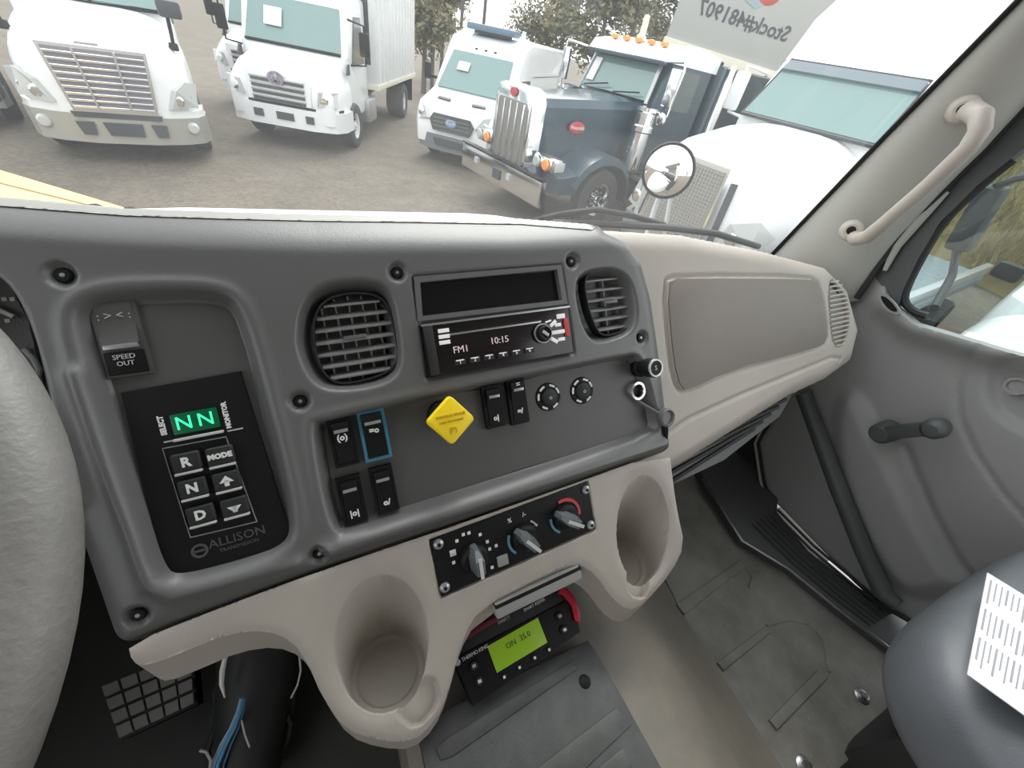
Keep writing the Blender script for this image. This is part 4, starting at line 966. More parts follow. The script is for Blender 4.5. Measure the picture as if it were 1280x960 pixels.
MB().slab([(-.95, .98, 1.72), (.95, .98, 1.72), (.88, 1.33, 2.42), (-.88, 1.33, 2.42)], .04).build('windscreen', veh_glass, hn)
MB().slab([(-.56, 1.04, 1.98), (-.22, 1.04, 1.98), (-.22, 1.19, 2.26), (-.56, 1.19, 2.26)], .02).build('window_notice', paper, hn)
MB().tube([(-.95, .95, 1.70), (.95, .95, 1.70)], .025, 6).build('wiper_cowl', blk, hn)
for x in (-.6, -.2, .2, .6): MB().box((x, 1.5, 2.64), (.10, .10, .05), .02).build('roof_light', amber, hn)
bx = MB().box((0, 5.2, 2.55), (2.5, 5.0, 3.0), .03).build('cargo_box', white_dull, hn)
for i in range(12): MB().box((1.26, 2.95 + i * .41, 2.55), (.03, .04, 2.9)).build('box_rib', white_paint, bx)
MB().box((0, 5.2, 1.06), (2.54, 5.04, .12), .01).build('box_rail', cream, hn)
MB().box((0, 2.72, 2.6), (2.2, .06, 2.2)).build('box_front_frame', grille_d, hn)
MB().box((0, 4.6, .80), (.9, 6.2, .3)).build('chassis', under_m, hn)
MB().box((1.0, 2.45, .62), (.34, .7, .5), .05).build('fuel_tank', silver, hn)
MB().box((1.0, 7.2, .66), (.5, .03, .6)).build('mud_flap', blk, hn)
MB().box((1.06, 7.24, .7), (.06, .02, .6)).build('flap_edge', white_print, hn)
# second one: same model, parked behind to the left
Rr = Matrix.Rotation(-.408, 4, 'Z')
q = ray(274, 74) * ((.95 * .955 + GROUND) / ray(274, 74).z); off = Rr @ V(-.95 * .955, .1, 0)
m2 = Matrix.Translation((q.x - off.x, q.y - off.y, GROUND)) @ Matrix.Rotation(-.408, 4, 'Z') @ Matrix.Scale(.955, 4)
SKIP.update(('cargo_box', 'box_rail', 'box_front_frame', 'chassis', 'mud_flap', 'flap_edge'))
copy_tree(hn, M=m2, label='white truck cab mostly hidden behind the box truck, only its front corner visible')

# ---- white van
vn = thing('passenger_van', 'white high-roof van with dark hexagonal grille between box truck and navy truck', 'van', vm(3.106, 9.886, -.728, .922))
body(vn, 'van_body', [(.02, .42), (-.02, .75), (.05, 1.0), (.18, 1.18), (.95, 1.44), (1.62, 2.18), (1.95, 2.52), (2.4, 2.64), (6.2, 2.60), (6.3, .45)], 1.03, white_paint, .10)
MB().band([(-1.05, .9), (-1.04, .35), (-.9, .08), (-.5, -.06), (.5, -.06), (.9, .08), (1.04, .35), (1.05, .9)], .30, .62, .08).build('lower_bumper', bumper_g, vn)
MB().slab([(-.45, -.10, .56), (.45, -.10, .56), (.38, -.10, .42), (-.38, -.10, .42)], .02).build('bumper_intake', grille_d, vn)
gr = MB().slab([(-.46, -.06, 1.06), (.46, -.06, 1.06), (.56, -.05, .92), (.46, -.08, .72), (-.46, -.08, .72), (-.56, -.05, .92)], .06).build('grille', grille_d, vn)
for i in range(3): MB().box((0, -.10, .82 + i * .08), (.9, .02, .015)).build('grille_bar', grille_l, gr)
ov = MB().lathe([(0, .02), (.07, .018), (.085, .0)], 24, M=Matrix.Translation((0, -.11, .91)) @ Matrix.Rotation(PI / 2, 4, 'X') @ Matrix.Scale(1.7, 4, (1, 0, 0))).build('front_emblem', mat('emblem_blue', (.18, .28, .42), .3), gr)
text('emblem_text', 'Ford', .10, white_print, ov, Matrix.Translation((0, -.133, .91)) @ Matrix.Rotation(PI / 2, 4, 'X'), depth=.002)
for sx in (-1, 1):
    h_ = MB().slab([(sx * .60, -.04, .92), (sx * .90, .06, .82), (sx * 1.0, .28, .98), (sx * .98, .34, 1.20), (sx * .72, .06, 1.12)], .1).build('headlight', lens_m, vn)
    MB().lathe([(0, .02), (.05, .015), (.07, -.01)], 14, M=Matrix.Translation((sx * .82, -.02, 1.0)) @ Matrix.Rotation(PI / 2, 4, 'X')).build('lamp_bowl', chrome, h_)
    tyre(vn, sx * .90, .95, .34, .22, silver, 1 if sx > 0 else -1); tyre(vn, sx * .90, 4.7, .34, .22, silver, 1 if sx > 0 else -1)
    mr_ = MB().bar((sx * 1.0, 1.25, 1.6), (sx * 1.22, 1.2, 1.62), .06, .06).build('mirror_arm', blk, vn)
    MB().box((sx * 1.27, 1.18, 1.72), (.16, .12, .34), .04).build('side_mirror', blk, mr_)
    MB().slab([(sx * 1.035, 1.5, 1.5), (sx * 1.035, 2.5, 1.5), (sx * 1.0, 2.5, 2.15), (sx * 1.0, 1.9, 2.15)], .03).build('side_window', veh_glass_d, vn)
    MB().slab([(sx * .28, .40, 1.29), (sx * .62, .44, 1.29), (sx * .60, .50, 1.32), (sx * .28, .46, 1.32)], .03).build('hood_slit', grille_d, vn)
MB().slab([(-.88, .95, 1.47), (.88, .95, 1.47), (.78, 1.60, 2.20), (-.78, 1.60, 2.20)], .05).build('windscreen', veh_glass, vn)
MB().slab([(-.52, 1.22, 1.86), (-.22, 1.22, 1.86), (-.22, 1.36, 2.02), (-.52, 1.36, 2.02)], .02).build('window_notice', paper, vn)
MB().box((0, 2.15, 2.72), (1.25, .5, .13), .03).build('roof_light_bar', mat('roof_bar_blue', (.12, .19, .26), .35), vn)
MB().box((0, 2.15, 2.64), (.9, .3, .08)).build('roof_bar_foot', grille_d, vn)
for x in (-.25, 0, .25): MB().box((x, 1.74, 2.31), (.06, .05, .03), .01).build('roof_marker', blk, vn)
for z in (1.15, 1.55, 1.95): MB().box((1.035, 4.2, z), (.012, 3.0, .018)).build('side_rail', bumper_g, vn)

# ---- navy tractor with upright chrome grille
pt = thing('navy_semi_truck', 'dark navy long-nose tractor with upright chrome grille, amber roof lights and chrome stack', 'truck', vm(3.246, 7.177, -1.347, .974))
MB().loft([[(-w, y, .95), (-w, y, zt - .14), (-w + .10, y, zt - .03), (-w + .3, y, zt), (w - .3, y, zt), (w - .10, y, zt - .03), (w, y, zt - .14), (w, y, .95)] for y, w, zt in ((.2, .46, 1.88), (1.2, .60, 1.95), (2.3, .74, 2.02))]).build('hood', navy, pt)
S = MB()
S.prism([(-.52, .74), (.52, .74), (.52, 1.80), (.44, 1.93), (.3, 1.97), (-.3, 1.97), (-.44, 1.93), (-.52, 1.80)], -.28, 0.0, M=Matrix.Rotation(PI / 2, 4, 'X') , bev=.03)
S.build('grille_shell', chrome, pt)
MB().prism([(-.43, .80), (.43, .80), (.43, 1.68), (.36, 1.76), (-.36, 1.76), (-.43, 1.68)], -.0, .02, M=Matrix.Rotation(PI / 2, 4, 'X')).build('grille_mesh', grille_l, pt)
for i in range(5): MB().box((-.36 + .18 * i, -.035, 1.27), (.028, .04, .94), .008).build('grille_bar', chrome, pt)
ovm = mat('emblem_red', (.45, .04, .05), .35)
o1 = MB().lathe([(0, .015), (.055, .012), (.065, 0)], 20, M=Matrix.Translation((0, -.02, 1.86)) @ Matrix.Rotation(PI / 2, 4, 'X') @ Matrix.Scale(1.5, 4, (1, 0, 0))).build('front_emblem', ovm, pt)
o2 = MB().lathe([(0, .015), (.075, .012), (.09, 0)], 24, M=Matrix.Translation((.612, .98, 1.52)) @ Matrix.Rotation(.13, 4, 'Z').inverted() @ Matrix.Rotation(PI / 2, 4, 'Y') @ Matrix.Scale(1.9, 4, (0, 1, 0))).build('side_emblem', ovm, pt)
text('emblem_text', 'Peterbilt', .085, white_print, o2, Matrix.Translation((.634, .98, 1.52)) @ Matrix.Rotation(PI / 2 - .12, 4, 'Z') @ Matrix.Rotation(PI / 2, 4, 'X'), depth=.002)
MB().prism([(-1.24, .44), (1.24, .44), (1.24, .84), (-1.24, .84)], .0, .10, M=Matrix.Translation((0, -.05, 0)) @ Matrix.Rotation(PI / 2, 4, 'X'), bev=.03).build('front_bumper', chrome, pt)
MB().box((0, -.1, .86), (2.44, .12, .03)).build('bumper_step', blk, pt)
for x in (-.75, .30): MB().slab([(x, -.165, .72), (x + .1, -.165, .72), (x + .1, -.165, .62), (x, -.165, .62)], .02).build('bumper_lamp', lens_m, pt)
MB().slab([(-.12, -.165, .70), (.10, -.165, .70), (.10, -.165, .54), (-.12, -.165, .54)], .02).build('plate_holder', grille_d, pt)
for sx in (-1, 1):
    fp = [(y, z) for y, z in [(1.35 + .74 * math.cos(a), .52 + .66 * math.sin(a)) for a in np.linspace(-.15, PI - .3, 16)]]
    secs = []
    for (y, z) in fp:
        n_ = Vector((y - 1.35, z - .52)).normalized()
        secs.append([(sx * .60, y, z), (sx * 1.22, y, z), (sx * 1.25, y - n_.x * .02, z - n_.y * .08), (sx * 1.22, y + n_.x * .05, z + n_.y * .05), (sx * .60, y + n_.x * .07, z + n_.y * .07)])
    MB().loft(secs).build('fender', navy, pt)
    MB().loft([[(sx * .46, y, .60), (sx * w, y, .60), (sx * w, y, z), (sx * .46, y, z + .1)] for y, w, z in ((.06, .75, .80), (.35, 1.15, .86), (.72, 1.2, .92))]).build('fender_nose', navy, pt)
    hp_ = MB().box((sx * .88, .22, 1.04), (.52, .30, .24), .10).build('headlight_pod', chrome, pt)
    for d in (-.12, .12): MB().lathe([(0, .03), (.07, .025), (.09, 0)], 18, M=Matrix.Translation((sx * .88 + d, .065, 1.04)) @ Matrix.Rotation(PI / 2, 4, 'X')).build('lamp_lens', amber if d > 0 else lens_m, hp_)
    hp2 = MB().box((sx * 1.165, .24, 1.04), (.03, .2, .14), .01).build('lamp_lens', lens_m, hp_)
    tyre(pt, sx * 1.08, 1.36, .50, .28, chrome, 1 if sx > 0 else -1, 10)
    for yy in (6.6, 7.9): tyre(pt, sx * 1.0, yy, .50, .5, chrome, 1 if sx > 0 else -1, 10)
    MB().lathe([(0, 0), (.16, 0), (.17, .05), (.17, .62), (.20, .64), (.20, .72), (.17, .74), (.17, .92), (.19, .94), (.19, 1.0), (0, 1.02)], 24, M=Matrix.Translation((sx * 1.06, 2.16, .98))).build('air_cleaner', chrome, pt)
    MB().lathe([(0, 0), (.10, 0), (.10, 1.5), (.07, 1.6), (.07, 1.78), (0, 1.78)], 18, M=Matrix.Translation((sx * 1.10, 4.25, 1.0))).build('exhaust_stack', chrome, pt)
    mr_ = MB().tube([(sx * .96, 2.35, 2.62), (sx * 1.42, 2.25, 2.66), (sx * 1.46, 2.25, 2.55), (sx * 1.42, 2.25, 1.92), (sx * .96, 2.35, 1.95)], .022, 8).build('mirror_frame', chrome, pt)
    MB().box((sx * 1.36, 2.22, 2.30), (.20, .07, .52), .02).build('side_mirror', chrome, mr_)
    MB().lathe([(0, .03), (.08, .02), (.10, 0)], 18, M=Matrix.Translation((sx * 1.36, 2.20, 1.86)) @ Matrix.Rotation(PI / 2, 4, 'X')).build('round_mirror', chrome, mr_)
    MB().slab([(sx * .965, 2.75, 1.95), (sx * .965, 3.5, 1.95), (sx * .95, 3.5, 2.55), (sx * .95, 2.85, 2.55)], .03).build('side_window', veh_glass_d, pt)
body(pt, 'cab', [(2.25, .85), (2.25, 1.98), (2.40, 2.02), (2.62, 2.62), (3.9, 2.66), (3.9, .85)], .95, navy, .02)
MB().loft([[(x * .96, 2.38, 2.62), (x * .96, 2.50, 2.78), (x * .96, 3.2, 2.90), (x * .96, 4.0, 2.84), (x * .96, 4.0, 2.6)] for x in (-1, 1)]).build('roof_cap', white_paint, pt)
MB().box((0, 2.40, 2.60), (1.8, .22, .06), .02).build('sun_visor', navy, pt)
body(pt, 'sleeper', [(4.0, .9), (4.0, 2.75), (6.1, 2.75), (6.1, .9)], 1.05, navy, .02)
MB().slab([(-.84, 2.31, 2.04), (.84, 2.31, 2.04), (.78, 2.50, 2.55), (-.78, 2.50, 2.55)], .04).build('windscreen', veh_glass, pt)
MB().slab([(-.76, 2.30, 2.14), (-.58, 2.30, 2.14), (-.55, 2.43, 2.50), (-.72, 2.43, 2.50)], .02).build('window_notice', paper, pt)
for sx in (-.87, .87): MB().bar((sx, 2.29, 2.0), (sx * .92, 2.49, 2.58), .06, .05).build('windscreen_post', silver, pt)
MB().tube([(-.7, 2.22, 2.06), (-.1, 2.24, 2.16)], .012, 6).tube([(.1, 2.22, 2.06), (.7, 2.24, 2.14)], .012, 6).build('wiper', blk, pt)
for x in (-.6, -.3, 0, .3, .6): MB().box((x, 2.66, 2.85), (.12, .12, .07), .03).build('roof_light', amber, pt)
MB().lathe([(0, .36), (.05, .34), (.06, .08), (.09, .05), (.09, 0)], 16, M=Matrix.Translation((-.12, 2.85, 2.86))).build('roof_beacon', cream, pt)
MB().box((0, 4.6, .68), (1.0, 8.4, .3)).build('chassis', under_m, pt)
MB().box((1.0, 3.3, .6), (.4, 1.4, .5), .08).build('fuel_tank', navy, pt)
MB().box((.99, 2.75, .8), (.3, .5, .05)).build('cab_step', silver, pt)
for k in range(3): MB().box((.80 + .0 * k, 1.92, 1.18 + .07 * k), (.10, .04, .03)).build('hood_latch', chrome, pt)

# ---- white tractor at the right
il = thing('white_semi_truck', 'large white tractor with sloping hood and mesh grille, right of the navy truck', 'truck', vm(4.685, 4.253, -1.41, .971))
hood(il, [(-.05, .66, 1.62, .70), (.10, .92, 1.76, .66), (.6, 1.12, 1.95, .62), (1.4, 1.20, 2.12, .60), (2.3, 1.22, 2.2, .60)], white_paint, n=3.6)
body(il, 'cab', [(2.15, .6), (2.15, 2.18), (2.25, 2.22), (2.75, 2.95), (2.95, 3.1), (5.5, 3.2), (5.5, .6)], 1.16, white_paint)
MB().loft([[(x, 2.80, 2.96), (x, 3.1, 3.5), (x * .98, 4.4, 4.6), (x * .98, 7.5, 4.7), (x, 7.5, 3.0)] for x in (-1.14, 1.14)]).build('roof_fairing', white_paint, il)
MB().slab([(-1.02, 2.10, 2.22), (1.02, 2.10, 2.22), (.96, 2.68, 2.93), (-.96, 2.68, 2.93)], .05).build('windscreen', veh_glass, il)
MB().tube([(-1.04, 2.08, 2.2), (1.04, 2.08, 2.2)], .03, 6).tube([(-1.04, 2.08, 2.2), (-.98, 2.68, 2.97), (.98, 2.68, 2.97), (1.04, 2.08, 2.2)], .018, 6).build('windscreen_trim', grille_d, il)
MB().slab([(-.98, 2.55, 2.82), (.98, 2.55, 2.82), (.965, 2.655, 2.94), (-.965, 2.655, 2.94)], .07).build('tint_band', mat('tint_band', (.16, .2, .22), .2), il)
MB().slab([(-.50, -.10, 1.74), (.50, -.10, 1.74), (.55, -.16, .66), (-.55, -.16, .66)], .08).build('grille_frame', chrome, il)
gm_ = MB().slab([(-.45, -.15, 1.69), (.45, -.15, 1.69), (.50, -.21, .74), (-.50, -.21, .74)], .03).build('grille_mesh', mat('mesh_beige', (.30, .28, .24), .5, metal=.3), il)
for i in range(21): MB().box((0, -.172 - .0026 * i, 1.66 - .043 * i), (.92, .012, .009)).build('mesh_bar', silver, gm_)
for i in range(19): MB().bar((-.42 + .0467 * i, -.172, 1.68), (-.46 + .051 * i, -.228, .76), .007, .012, up=(0, 1, 0)).build('mesh_upright', silver, gm_)
MB().band([(-1.26, .8), (-1.24, .4), (-1.1, .12), (-.7, -.10), (.7, -.10), (1.1, .12), (1.24, .4), (1.26, .8)], .38, .72, .08).build('front_bumper', silver, il)
for sx in (-1, 1):
    h_ = MB().slab([(sx * .68, -.06, .84), (sx * 1.06, .16, .84), (sx * 1.16, .44, 1.10), (sx * .98, .22, 1.26), (sx * .74, .0, 1.16)], .14).build('headlight', lens_m, il)
    MB().lathe([(0, .03), (.07, .02), (.09, 0)], 16, M=Matrix.Translation((sx * .86, -.04, 1.0)) @ Matrix.Rotation(PI / 2, 4, 'X')).build('lamp_bowl', chrome, h_)
    tyre(il, sx * 1.06, 1.2, .50, .30, chrome, 1 if sx > 0 else -1)
    MB().slab([(sx * .56, -.10, 1.60), (sx * .62, -.04, 1.60), (sx * .68, -.08, .8), (sx * .62, -.14, .8)], .02).build('grille_side_strip', grille_d, il)
MB().slab([(1.19, 1.72, 1.98), (1.205, 2.05, 2.02), (1.205, 2.05, 1.90), (1.19, 1.85, 1.86)], .02).build('cowl_vent', grille_d, il)
for i in range(5): MB().lathe([(0, .012), (.018, 0)], 8, M=Matrix.Translation((-1.145, 3.15 + .3 * i, 3.50 + .25 * i)) @ Matrix.Rotation(-PI / 2, 4, 'Y')).build('fairing_rivet', blk, il)
for y in (2.9, 3.9): MB().slab([(1.18, y - .3, 2.2), (1.18, y + .4, 2.2), (1.16, y + .4, 2.85), (1.16, y - .1, 2.85)], .03).build('side_window', veh_glass_d, il)
MB().box((0, 3.6, .5), (1.9, 6.5, .3)).build('chassis', under_m, il)
mr_ = MB().tube([(-1.18, 2.6, 2.1), (-1.55, 2.5, 2.15), (-1.55, 2.5, 2.8), (-1.18, 2.6, 2.75)], .03, 8).build('mirror_frame', white_paint, il)
MB().box((-1.55, 2.48, 2.45), (.24, .12, .55), .05).build('side_mirror', white_paint, mr_)

# ---- dark vehicle cut by the left frame edge
fl = thing('dark_pickup', 'dark grey vehicle corner cut off by the left picture edge', 'vehicle', vm(-4.9, 9.9, .35, .9))
body(fl, 'body', [(0, .45), (-.02, .9), (.1, 1.15), (1.4, 1.3), (2.1, 1.85), (4.5, 1.9), (5.2, 1.3), (5.3, .5)], .98, mat('dark_paint', (.09, .10, .105), .3), .1)
for sx in (-1, 1): tyre(fl, sx * .9, 1.0, .40, .26, silver, 1 if sx > 0 else -1); MB().slab([(sx * .6, -.04, .75), (sx * .92, .06, .75), (sx * .92, .08, .98), (sx * .6, -.03, .98)], .06).build('headlight', lens_m, fl)
MB().band([(-1.0, .4), (-.9, .05), (-.5, -.08), (.5, -.08), (.9, .05), (1.0, .4)], .35, .62, .06).build('front_bumper', silver, fl)
MB().slab([(-.85, 1.42, 1.34), (.85, 1.42, 1.34), (.75, 2.05, 1.84), (-.75, 2.05, 1.84)], .04).build('windscreen', veh_glass, fl)

# ---- yellow painted timber kerb in front of the hood
cv = thing('yellow_kerb', 'flat yellow-painted timber board on the ground at the left', 'kerb', Matrix.Translation(V(-3.0, 7.0, GROUND)))
cz = GROUND + .12
P_ = [(tuple(atax(x, y, 2, cz))[:2]) for x, y in [(-90, 192), (0, 212), (172, 264), (150, 275), (0, 252), (-90, 240)]]
MB().prism(P_, GROUND, cz, bev=.01).build('board', curb_m, cv, world=True)
a = atax(-60, 214, 2, cz + .004); c = atax(150, 266, 2, cz + .004); MB().bar(a, c, .02, .012).build('plank_joint', mat('timber_gap', (.28, .2, .1), .8), cv, world=True)
for x, y in ((118, 258), (162, 262)):
    q = atax(x, y, 2, cz + .006); MB().lathe([(0, .02), (.05, .018), (.07, 0)], 12, M=Matrix.Translation(q)).build('bolt', blk, cv, world=True)

# ---- own truck outside the glass: hood, wipers, fender mirror
oh = thing('own_truck_hood', 'white front hood edge of this truck just beyond the dashboard', 'hood', Matrix.Translation((.1, 1.2, -.6)))
S = []
for y in (.72, .9, 1.1, 1.25, 1.35):
    row = []
    for x in np.linspace(-1.0, 1.0, 21):
        px = 200 + (x + .30) / .9 * 440
        zz = -.402 - .108 * (y - .72)
        row.append((x, y, zz - .22 * max(0, abs(x - .1) - .42) ** 1.5 - .01))
    row += [(1.0, y, -1.2), (-1.0, y, -1.2)]; S.append(row)
MB().loft(S).build('hood_panel', white_paint, oh, world=True)
def outws(x, y, o_=.03): return athit(x, y, WP + WN * o_, WN)
wp = thing('windscreen_wiper', 'black windscreen wiper arm and blade lying along the glass base', 'wiper', Matrix.Translation(outws(760, 275)))
MB().tube([outws(x, y, .05) for x, y in [(665, 277), (700, 268), (745, 262), (790, 270), (830, 281)]], .006, 8).build('wiper_arm', blk, wp, world=True)
MB().tube([outws(x, y, .035) for x, y in [(690, 279), (760, 280), (840, 285), (895, 292), (948, 308)]], .0075, 8).build('wiper_blade', blk_soft, wp, world=True)
MB().tube([outws(x, y, .045) for x, y in [(735, 283), (800, 279), (850, 284)]], .004, 8).build('blade_carrier', blk_soft, wp, world=True)
mc = ray(835, 214).normalized() * 1.62
fm = thing('fender_mirror', 'round chrome-backed convex mirror on a stalk outside the windscreen', 'mirror', Matrix.Translation(mc))
tow = (-mc).normalized(); tow = (tow + V(-.10, -.06, -.02)).normalized()
Mq = Matrix.Translation(mc) @ tow.to_track_quat('Z', 'Y').to_matrix().to_4x4()
Rr_ = .083
MB().lathe([(Rr_ * math.sin(t) / math.sin(.9), .050 * (math.cos(t) - math.cos(.9)) / (1 - math.cos(.9))) for t in np.linspace(0, .9, 16)][::-1], 40, M=Mq).build('mirror_glass', mirror_m, fm, world=True)
MB().lathe([(Rr_ * .985, .006), (Rr_ * 1.01, .008), (Rr_ * 1.035, .002), (Rr_ * 1.03, -.01), (Rr_ * .8, -.045), (0, -.06)], 40, M=Mq).build('mirror_shell', blk, fm, world=True)
q0 = mc + V(0, 0, -.09); MB().tube([mc - tow * .05, q0 - tow * .06 + V(0, 0, -.04), q0 + V(-.02, -.05, -.25), q0 + V(-.03, -.1, -.55)], .011, 8).build('mirror_stalk', silver, fm, world=True)
MB().tube([mc - tow * .05 + V(.03, 0, 0), q0 + V(.10, -.02, -.20), q0 + V(.12, -.1, -.50)], .009, 8).build('stalk_brace', silver, fm, world=True)

# ---- banner board on posts, seen from behind
bn = thing('banner_board', 'grey banner board with mirrored stock number lettering and cream lower rail', 'banner')
D = 17.
def bpnt(x, y, d=0.): return ray(x, y) * ((D + d) / 1.0)
B0 = ray(832, 47) * 14.5; B1 = ray(972, 92) * 14.5
bx_ = (V(B1.x - B0.x, B1.y - B0.y, B1.z - B0.z)).normalized(); bz_ = (V(0, 0, 1) - bx_ * bx_.z).normalized(); bn_ = bx_.cross(bz_)
MBn = Matrix.Translation(B0) @ Matrix((bx_, bz_, bn_)).transposed().to_4x4()
bn.matrix_world = MBn; WM[bn.name] = MBn.copy()
LB = (B1 - B0).length
def bl_(x, y): q = MBn.inverted() @ athit(x, y, B0, bn_); return q.x, q.y
MB().box((LB / 2 + .9, 2.4, 0), (LB + 1.8, 4.9, .10), .02).build('banner_sheet', board_m, bn)
MB().box((LB / 2 + .9, -.24, .02), (LB + 1.9, .55, .22), .03).build('lower_rail', cream, bn)
for i, px in enumerate(((846, 50), (907, 68), (962, 84))):
    q = bl_(*px); MB().lathe([(0, .04), (.05, .03), (.07, 0)], 12, M=Matrix.Translation((q[0], -.22, .13))).build('rail_bolt', under_m, bn)
q = bl_(930, 27); ink_m = mat('banner_ink', (.075, .08, .085), .7)
text('stock_number', 'Stock#481907', .56, ink_m, bn, Matrix.Translation((q[0] - .02, q[1], .058)), depth=.004, mirror=True, space=1.0, bold=.012)
q = bl_(957, 2); lg_ = MB().lathe([(0, .012), (.38, .010), (.40, 0)], 28, M=Matrix.Translation((q[0], q[1] + .22, .055)) @ Matrix.Scale(.8, 4, (0, 1, 0))).build('logo_red', mat('logo_red', (.55, .10, .07), .6), bn)
MB().prism([(-.9, 0), (.2, -.05), (-.2, -.35), (-.6, -.22)], .055, .065, M=Matrix.Translation((q[0] - .05, q[1] + .1, 0))).build('logo_grey', mat('logo_grey', (.30, .38, .40), .6), bn)
for u_ in (.5, LB + .6): MB().box((u_, -2.9, -.25), (.22, 5.2, .22), .02).build('post', cream, bn)

# ---- box stand-ins for white uprights of other trucks below the banner
for i, (x, y0, y1, lab) in enumerate(((916, 108, 146, 'white upright truck part standing under the banner, left of two'), (952, 112, 138, 'white upright truck part standing under the banner, right of two'))):
    q = ray(x, y1) * 11.5; M = Matrix.Translation((q.x, q.y, GROUND))
    g = thing('white_upright', lab, 'truck_part', M, 'white uprights under the banner')
    h = ray(x, y0).z * 11.5 - GROUND
    MB().box((0, 0, h / 2), (.42, .12, h), .03).build('upright_body', white_paint, g)
    MB().box((0, 0, h + .03), (.46, .16, .06), .01).build('upright_cap', silver, g)

# ---- trees
def tree(name, label, x, y, h, spread, n, leaf=leafm, trunkr=.12, base=.25, group='bare-branched trees behind the trucks', lw=.12, z0=GROUND):
    g = thing(name, label, 'tree', Matrix.Translation((x, y, z0)), group)
    b = MB(); tips = []
    b.tube([(0, 0, 0), (.05 * h * .2, 0, h * .4), (0, .05, h * .75), (.02, 0, h)], [trunkr, trunkr * .7, trunkr * .4, trunkr * .1], 8)
    for i in range(16):
        a = random.uniform(0, 2 * PI); z = h * random.uniform(base, .85); L = spread * random.uniform(.5, 1.) * (1.1 - .6 * z / h)
        e = Vector((math.cos(a) * L, math.sin(a) * L, z + L * random.uniform(.3, .9))); m_ = Vector((e.x * .4, e.y * .4, z + (e.z - z) * .6))
        b.tube([(0, 0, z), m_, e], [trunkr * .35, trunkr * .2, trunkr * .06], 5); tips += [m_, e]
        for k in range(3):
            e2 = m_.lerp(e, random.random()) + Vector((random.gauss(0, .3), random.gauss(0, .3), random.uniform(.1, .6))) * spread * .3
            b.tube([m_, e2], [trunkr * .12, trunkr * .03], 4); tips.append(e2)
    b.build('trunk', bark, g)
    vs = []; fs = []
    for i in range(n):
        c = tips[random.randrange(len(tips))] + Vector((random.gauss(0, 1), random.gauss(0, 1), random.gauss(0, .8))) * spread * .17
        u = Vector((random.gauss(0, 1), random.gauss(0, 1), random.gauss(0, 1))).normalized(); w = u.orthogonal().normalized(); s = random.uniform(.5, 1) * lw
        k = len(vs); vs += [c - u * s, c + w * s * .5, c + u * s, c - w * s * .5]; fs.append((k, k + 1, k + 2, k + 3))
    me = bpy.data.meshes.new('foliage'); me.from_pydata([tuple(v) for v in vs], [], fs); me.materials.append(leaf)
    o = bpy.data.objects.new('foliage', me); COL.objects.link(o); o.parent = g; o['kind'] = 'stuff'
    return g
def at_dist(x, d): r = ray(x, 60); k = d / math.hypot(r.x, r.y); return r.x * k, r.y * k
for i, (px, d, h, sp, n, lab) in enumerate((
    (530, 22, 4.8, 1.5, 3600, 'thin leafy tree in the gap between box truck and van'), (552, 28, 4.6, 1.5, 2800, 'thin leafy tree just behind the left edge of the van'),
    (700, 26, 7.5, 2.4, 9000, 'leafy tree rising above the van roof'), (748, 21, 6.6, 2.3, 9000, 'leafy tree left of the navy truck cab'),
    (800, 31, 8.8, 2.6, 9000, 'leafy tree above the navy truck roof'), (846, 26, 7.2, 2.2, 7000, 'leafy tree at the left edge of the banner'),
    (905, 29, 4.6, 2.0, 6000, 'brown tree under the banner'), (955, 30, 4.4, 2.0, 6000, 'brown tree under the banner beside the white tractor'))):
    x, y = at_dist(px, d); tree('background_tree', lab, x, y, h, sp, n, lw=.16)
for px, d, h, lab in ((541, 22, 5.6, 'thin pole rising between box truck and van'), (575, 26, 6.6, 'thin pole above the van, left'), (602, 26, 6.8, 'thin pole above the van roof light bar'), (785, 21, 7.6, 'dark pole among the trees behind the navy truck')):
    x, y = at_dist(px, d); g = thing('utility_pole', lab, 'pole', Matrix.Translation((x, y, GROUND)), 'thin poles behind the trucks')
    MB().tube([(0, 0, 0), (0, 0, h)], [.09, .06], 10).build('pole_shaft', bark, g); MB().box((0, 0, h - .4), (1.0, .08, .08)).build('cross_arm', bark, g)

# ---- view through the door window
wv = thing('white_sedan', 'white car hood and windscreen seen through the passenger door window', 'car', vm(4.9, -.05, -1.42, 1.15))
hood(wv, [(-.02, .80, .86, .35), (.10, .93, .98, .32), (.6, .99, 1.12, .32), (1.3, 1.0, 1.22, .32)], white_paint, n=3.5)
body(wv, 'cabin', [(1.2, .35), (1.2, 1.15), (2.0, 1.75), (2.6, 1.86), (4.4, 1.86), (4.6, .4)], .96, white_paint, .1)
MB().slab([(-.86, 1.18, 1.22), (.86, 1.18, 1.22), (.74, 1.95, 1.78), (-.74, 1.95, 1.78)], .05).build('windscreen', veh_glass, wv)
for sx in (-1, 1):
    MB().slab([(sx * .55, -.05, .68), (sx * .88, .10, .68), (sx * .92, .2, .88), (sx * .6, -.0, .86)], .06).build('headlight', lens_m, wv); tyre(wv, sx * .88, .8, .34, .22, silver, 1 if sx > 0 else -1)
    MB().box((sx * 1.08, 1.45, 1.28), (.2, .12, .14), .04).build('side_mirror', blk, wv)
MB().slab([(-.5, -.04, .80), (.5, -.04, .80), (.45, -.05, .55), (-.45, -.05, .55)], .04).build('grille', grille_d, wv)
om = thing('own_side_mirror', 'tall dark door mirror hanging outside the passenger window', 'mirror', Matrix.Translation(atax(1222, 270, 0, 1.62)))
a = atax(1246, 232, 0, 1.60); c = atax(1196, 312, 0, 1.64)
MB().bar(a, c, .055, .05, up=(1, 0, 0), bev=.015).build('mirror_head', mat('mirror_shell_grey', (.03, .037, .042), .8), om, world=True)
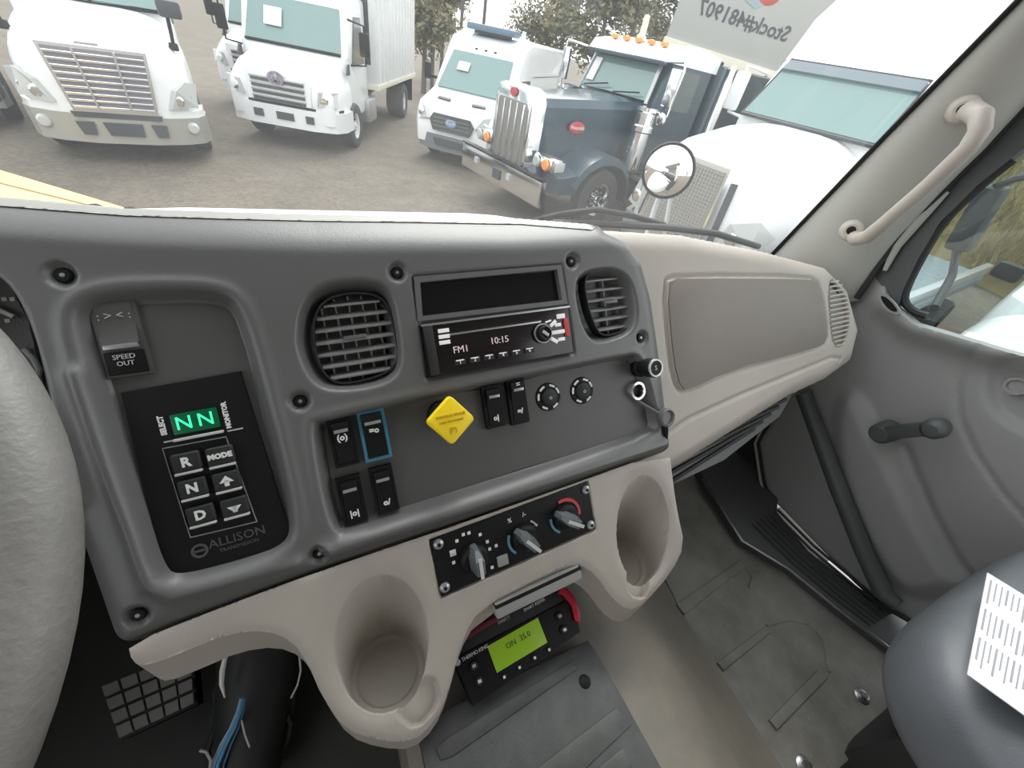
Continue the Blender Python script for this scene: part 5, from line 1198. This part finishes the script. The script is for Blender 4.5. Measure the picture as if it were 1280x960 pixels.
MB().tube([a, atax(1275, 222, 0, 1.5), atax(1330, 215, 0, 1.3)], .009, 8).tube([c, atax(1190, 345, 0, 1.5), atax(1168, 385, 0, 1.3)], .009, 8).build('mirror_arm', blk, om, world=True)
bk = thing('grass_bank', 'ochre dry grass bank seen through the top of the door window', 'bank', Matrix.Translation((16, 0, GROUND)))
S = []
for k in range(25):
    y = -7 + 15.5 * k / 24; w_ = .25 * math.sin(k * 1.7) + .2 * math.sin(k * .9)
    S.append([(12.8 + w_, y, GROUND), (13.4 + w_, y, GROUND + .9 + w_ * .6), (14.6, y, GROUND + 2.3 + w_), (16.2, y, GROUND + 3.7 + w_), (18, y, GROUND + 4.3), (21, y, GROUND)])
MB().loft(S).build('bank_soil', mat('dry_grass_soil', (.30, .225, .09), .9, bump=.8, bscale=9, col2=(.20, .16, .08), vscale=1.5), bk, world=True)
vs = []; fs = []
for i in range(26000):
    t = random.random(); y = random.uniform(-6.5, 8.2); c = Vector((13.0 + 4.0 * t, y, GROUND + .3 + 3.8 * t ** .85)); h_ = random.uniform(.15, .55)
    d = Vector((random.gauss(0, .3), random.gauss(0, .3), 1)).normalized() * h_; w = Vector((random.gauss(0, 1), random.gauss(0, 1), 0)).normalized() * .02
    k = len(vs); vs += [tuple(c - w), tuple(c + w), tuple(c + d)]; fs.append((k, k + 1, k + 2))
me = bpy.data.meshes.new('dry_grass'); me.from_pydata([tuple(Vector(v) - Vector((16, 0, GROUND))) for v in vs], [], fs); me.materials.append(leafb)
o = bpy.data.objects.new('dry_grass', me); COL.objects.link(o); o.parent = bk; o['kind'] = 'stuff'
dk = thing('grey_trailer_deck', 'low grey flatbed body seen through the lower door window', 'trailer', vm(4.9, 2.15, -1.42, 1))
MB().box((0, 1.6, 1.0), (1.3, 3.2, .14), .03).build('deck', mat('deck_grey', (.20, .235, .25), .6, var=.2, vscale=14), dk)
MB().box((0, 1.6, .75), (.8, 3.0, .3)).build('chassis', under_m, dk)
for sx in (-.6, .6):
    MB().box((sx, 1.6, 1.14), (.08, 3.2, .14), .02).build('side_rail', silver, dk); tyre(dk, sx, 2.2, .42, .25, silver, 1 if sx > 0 else -1)

flush_text()
bpy.context.view_layer.update()
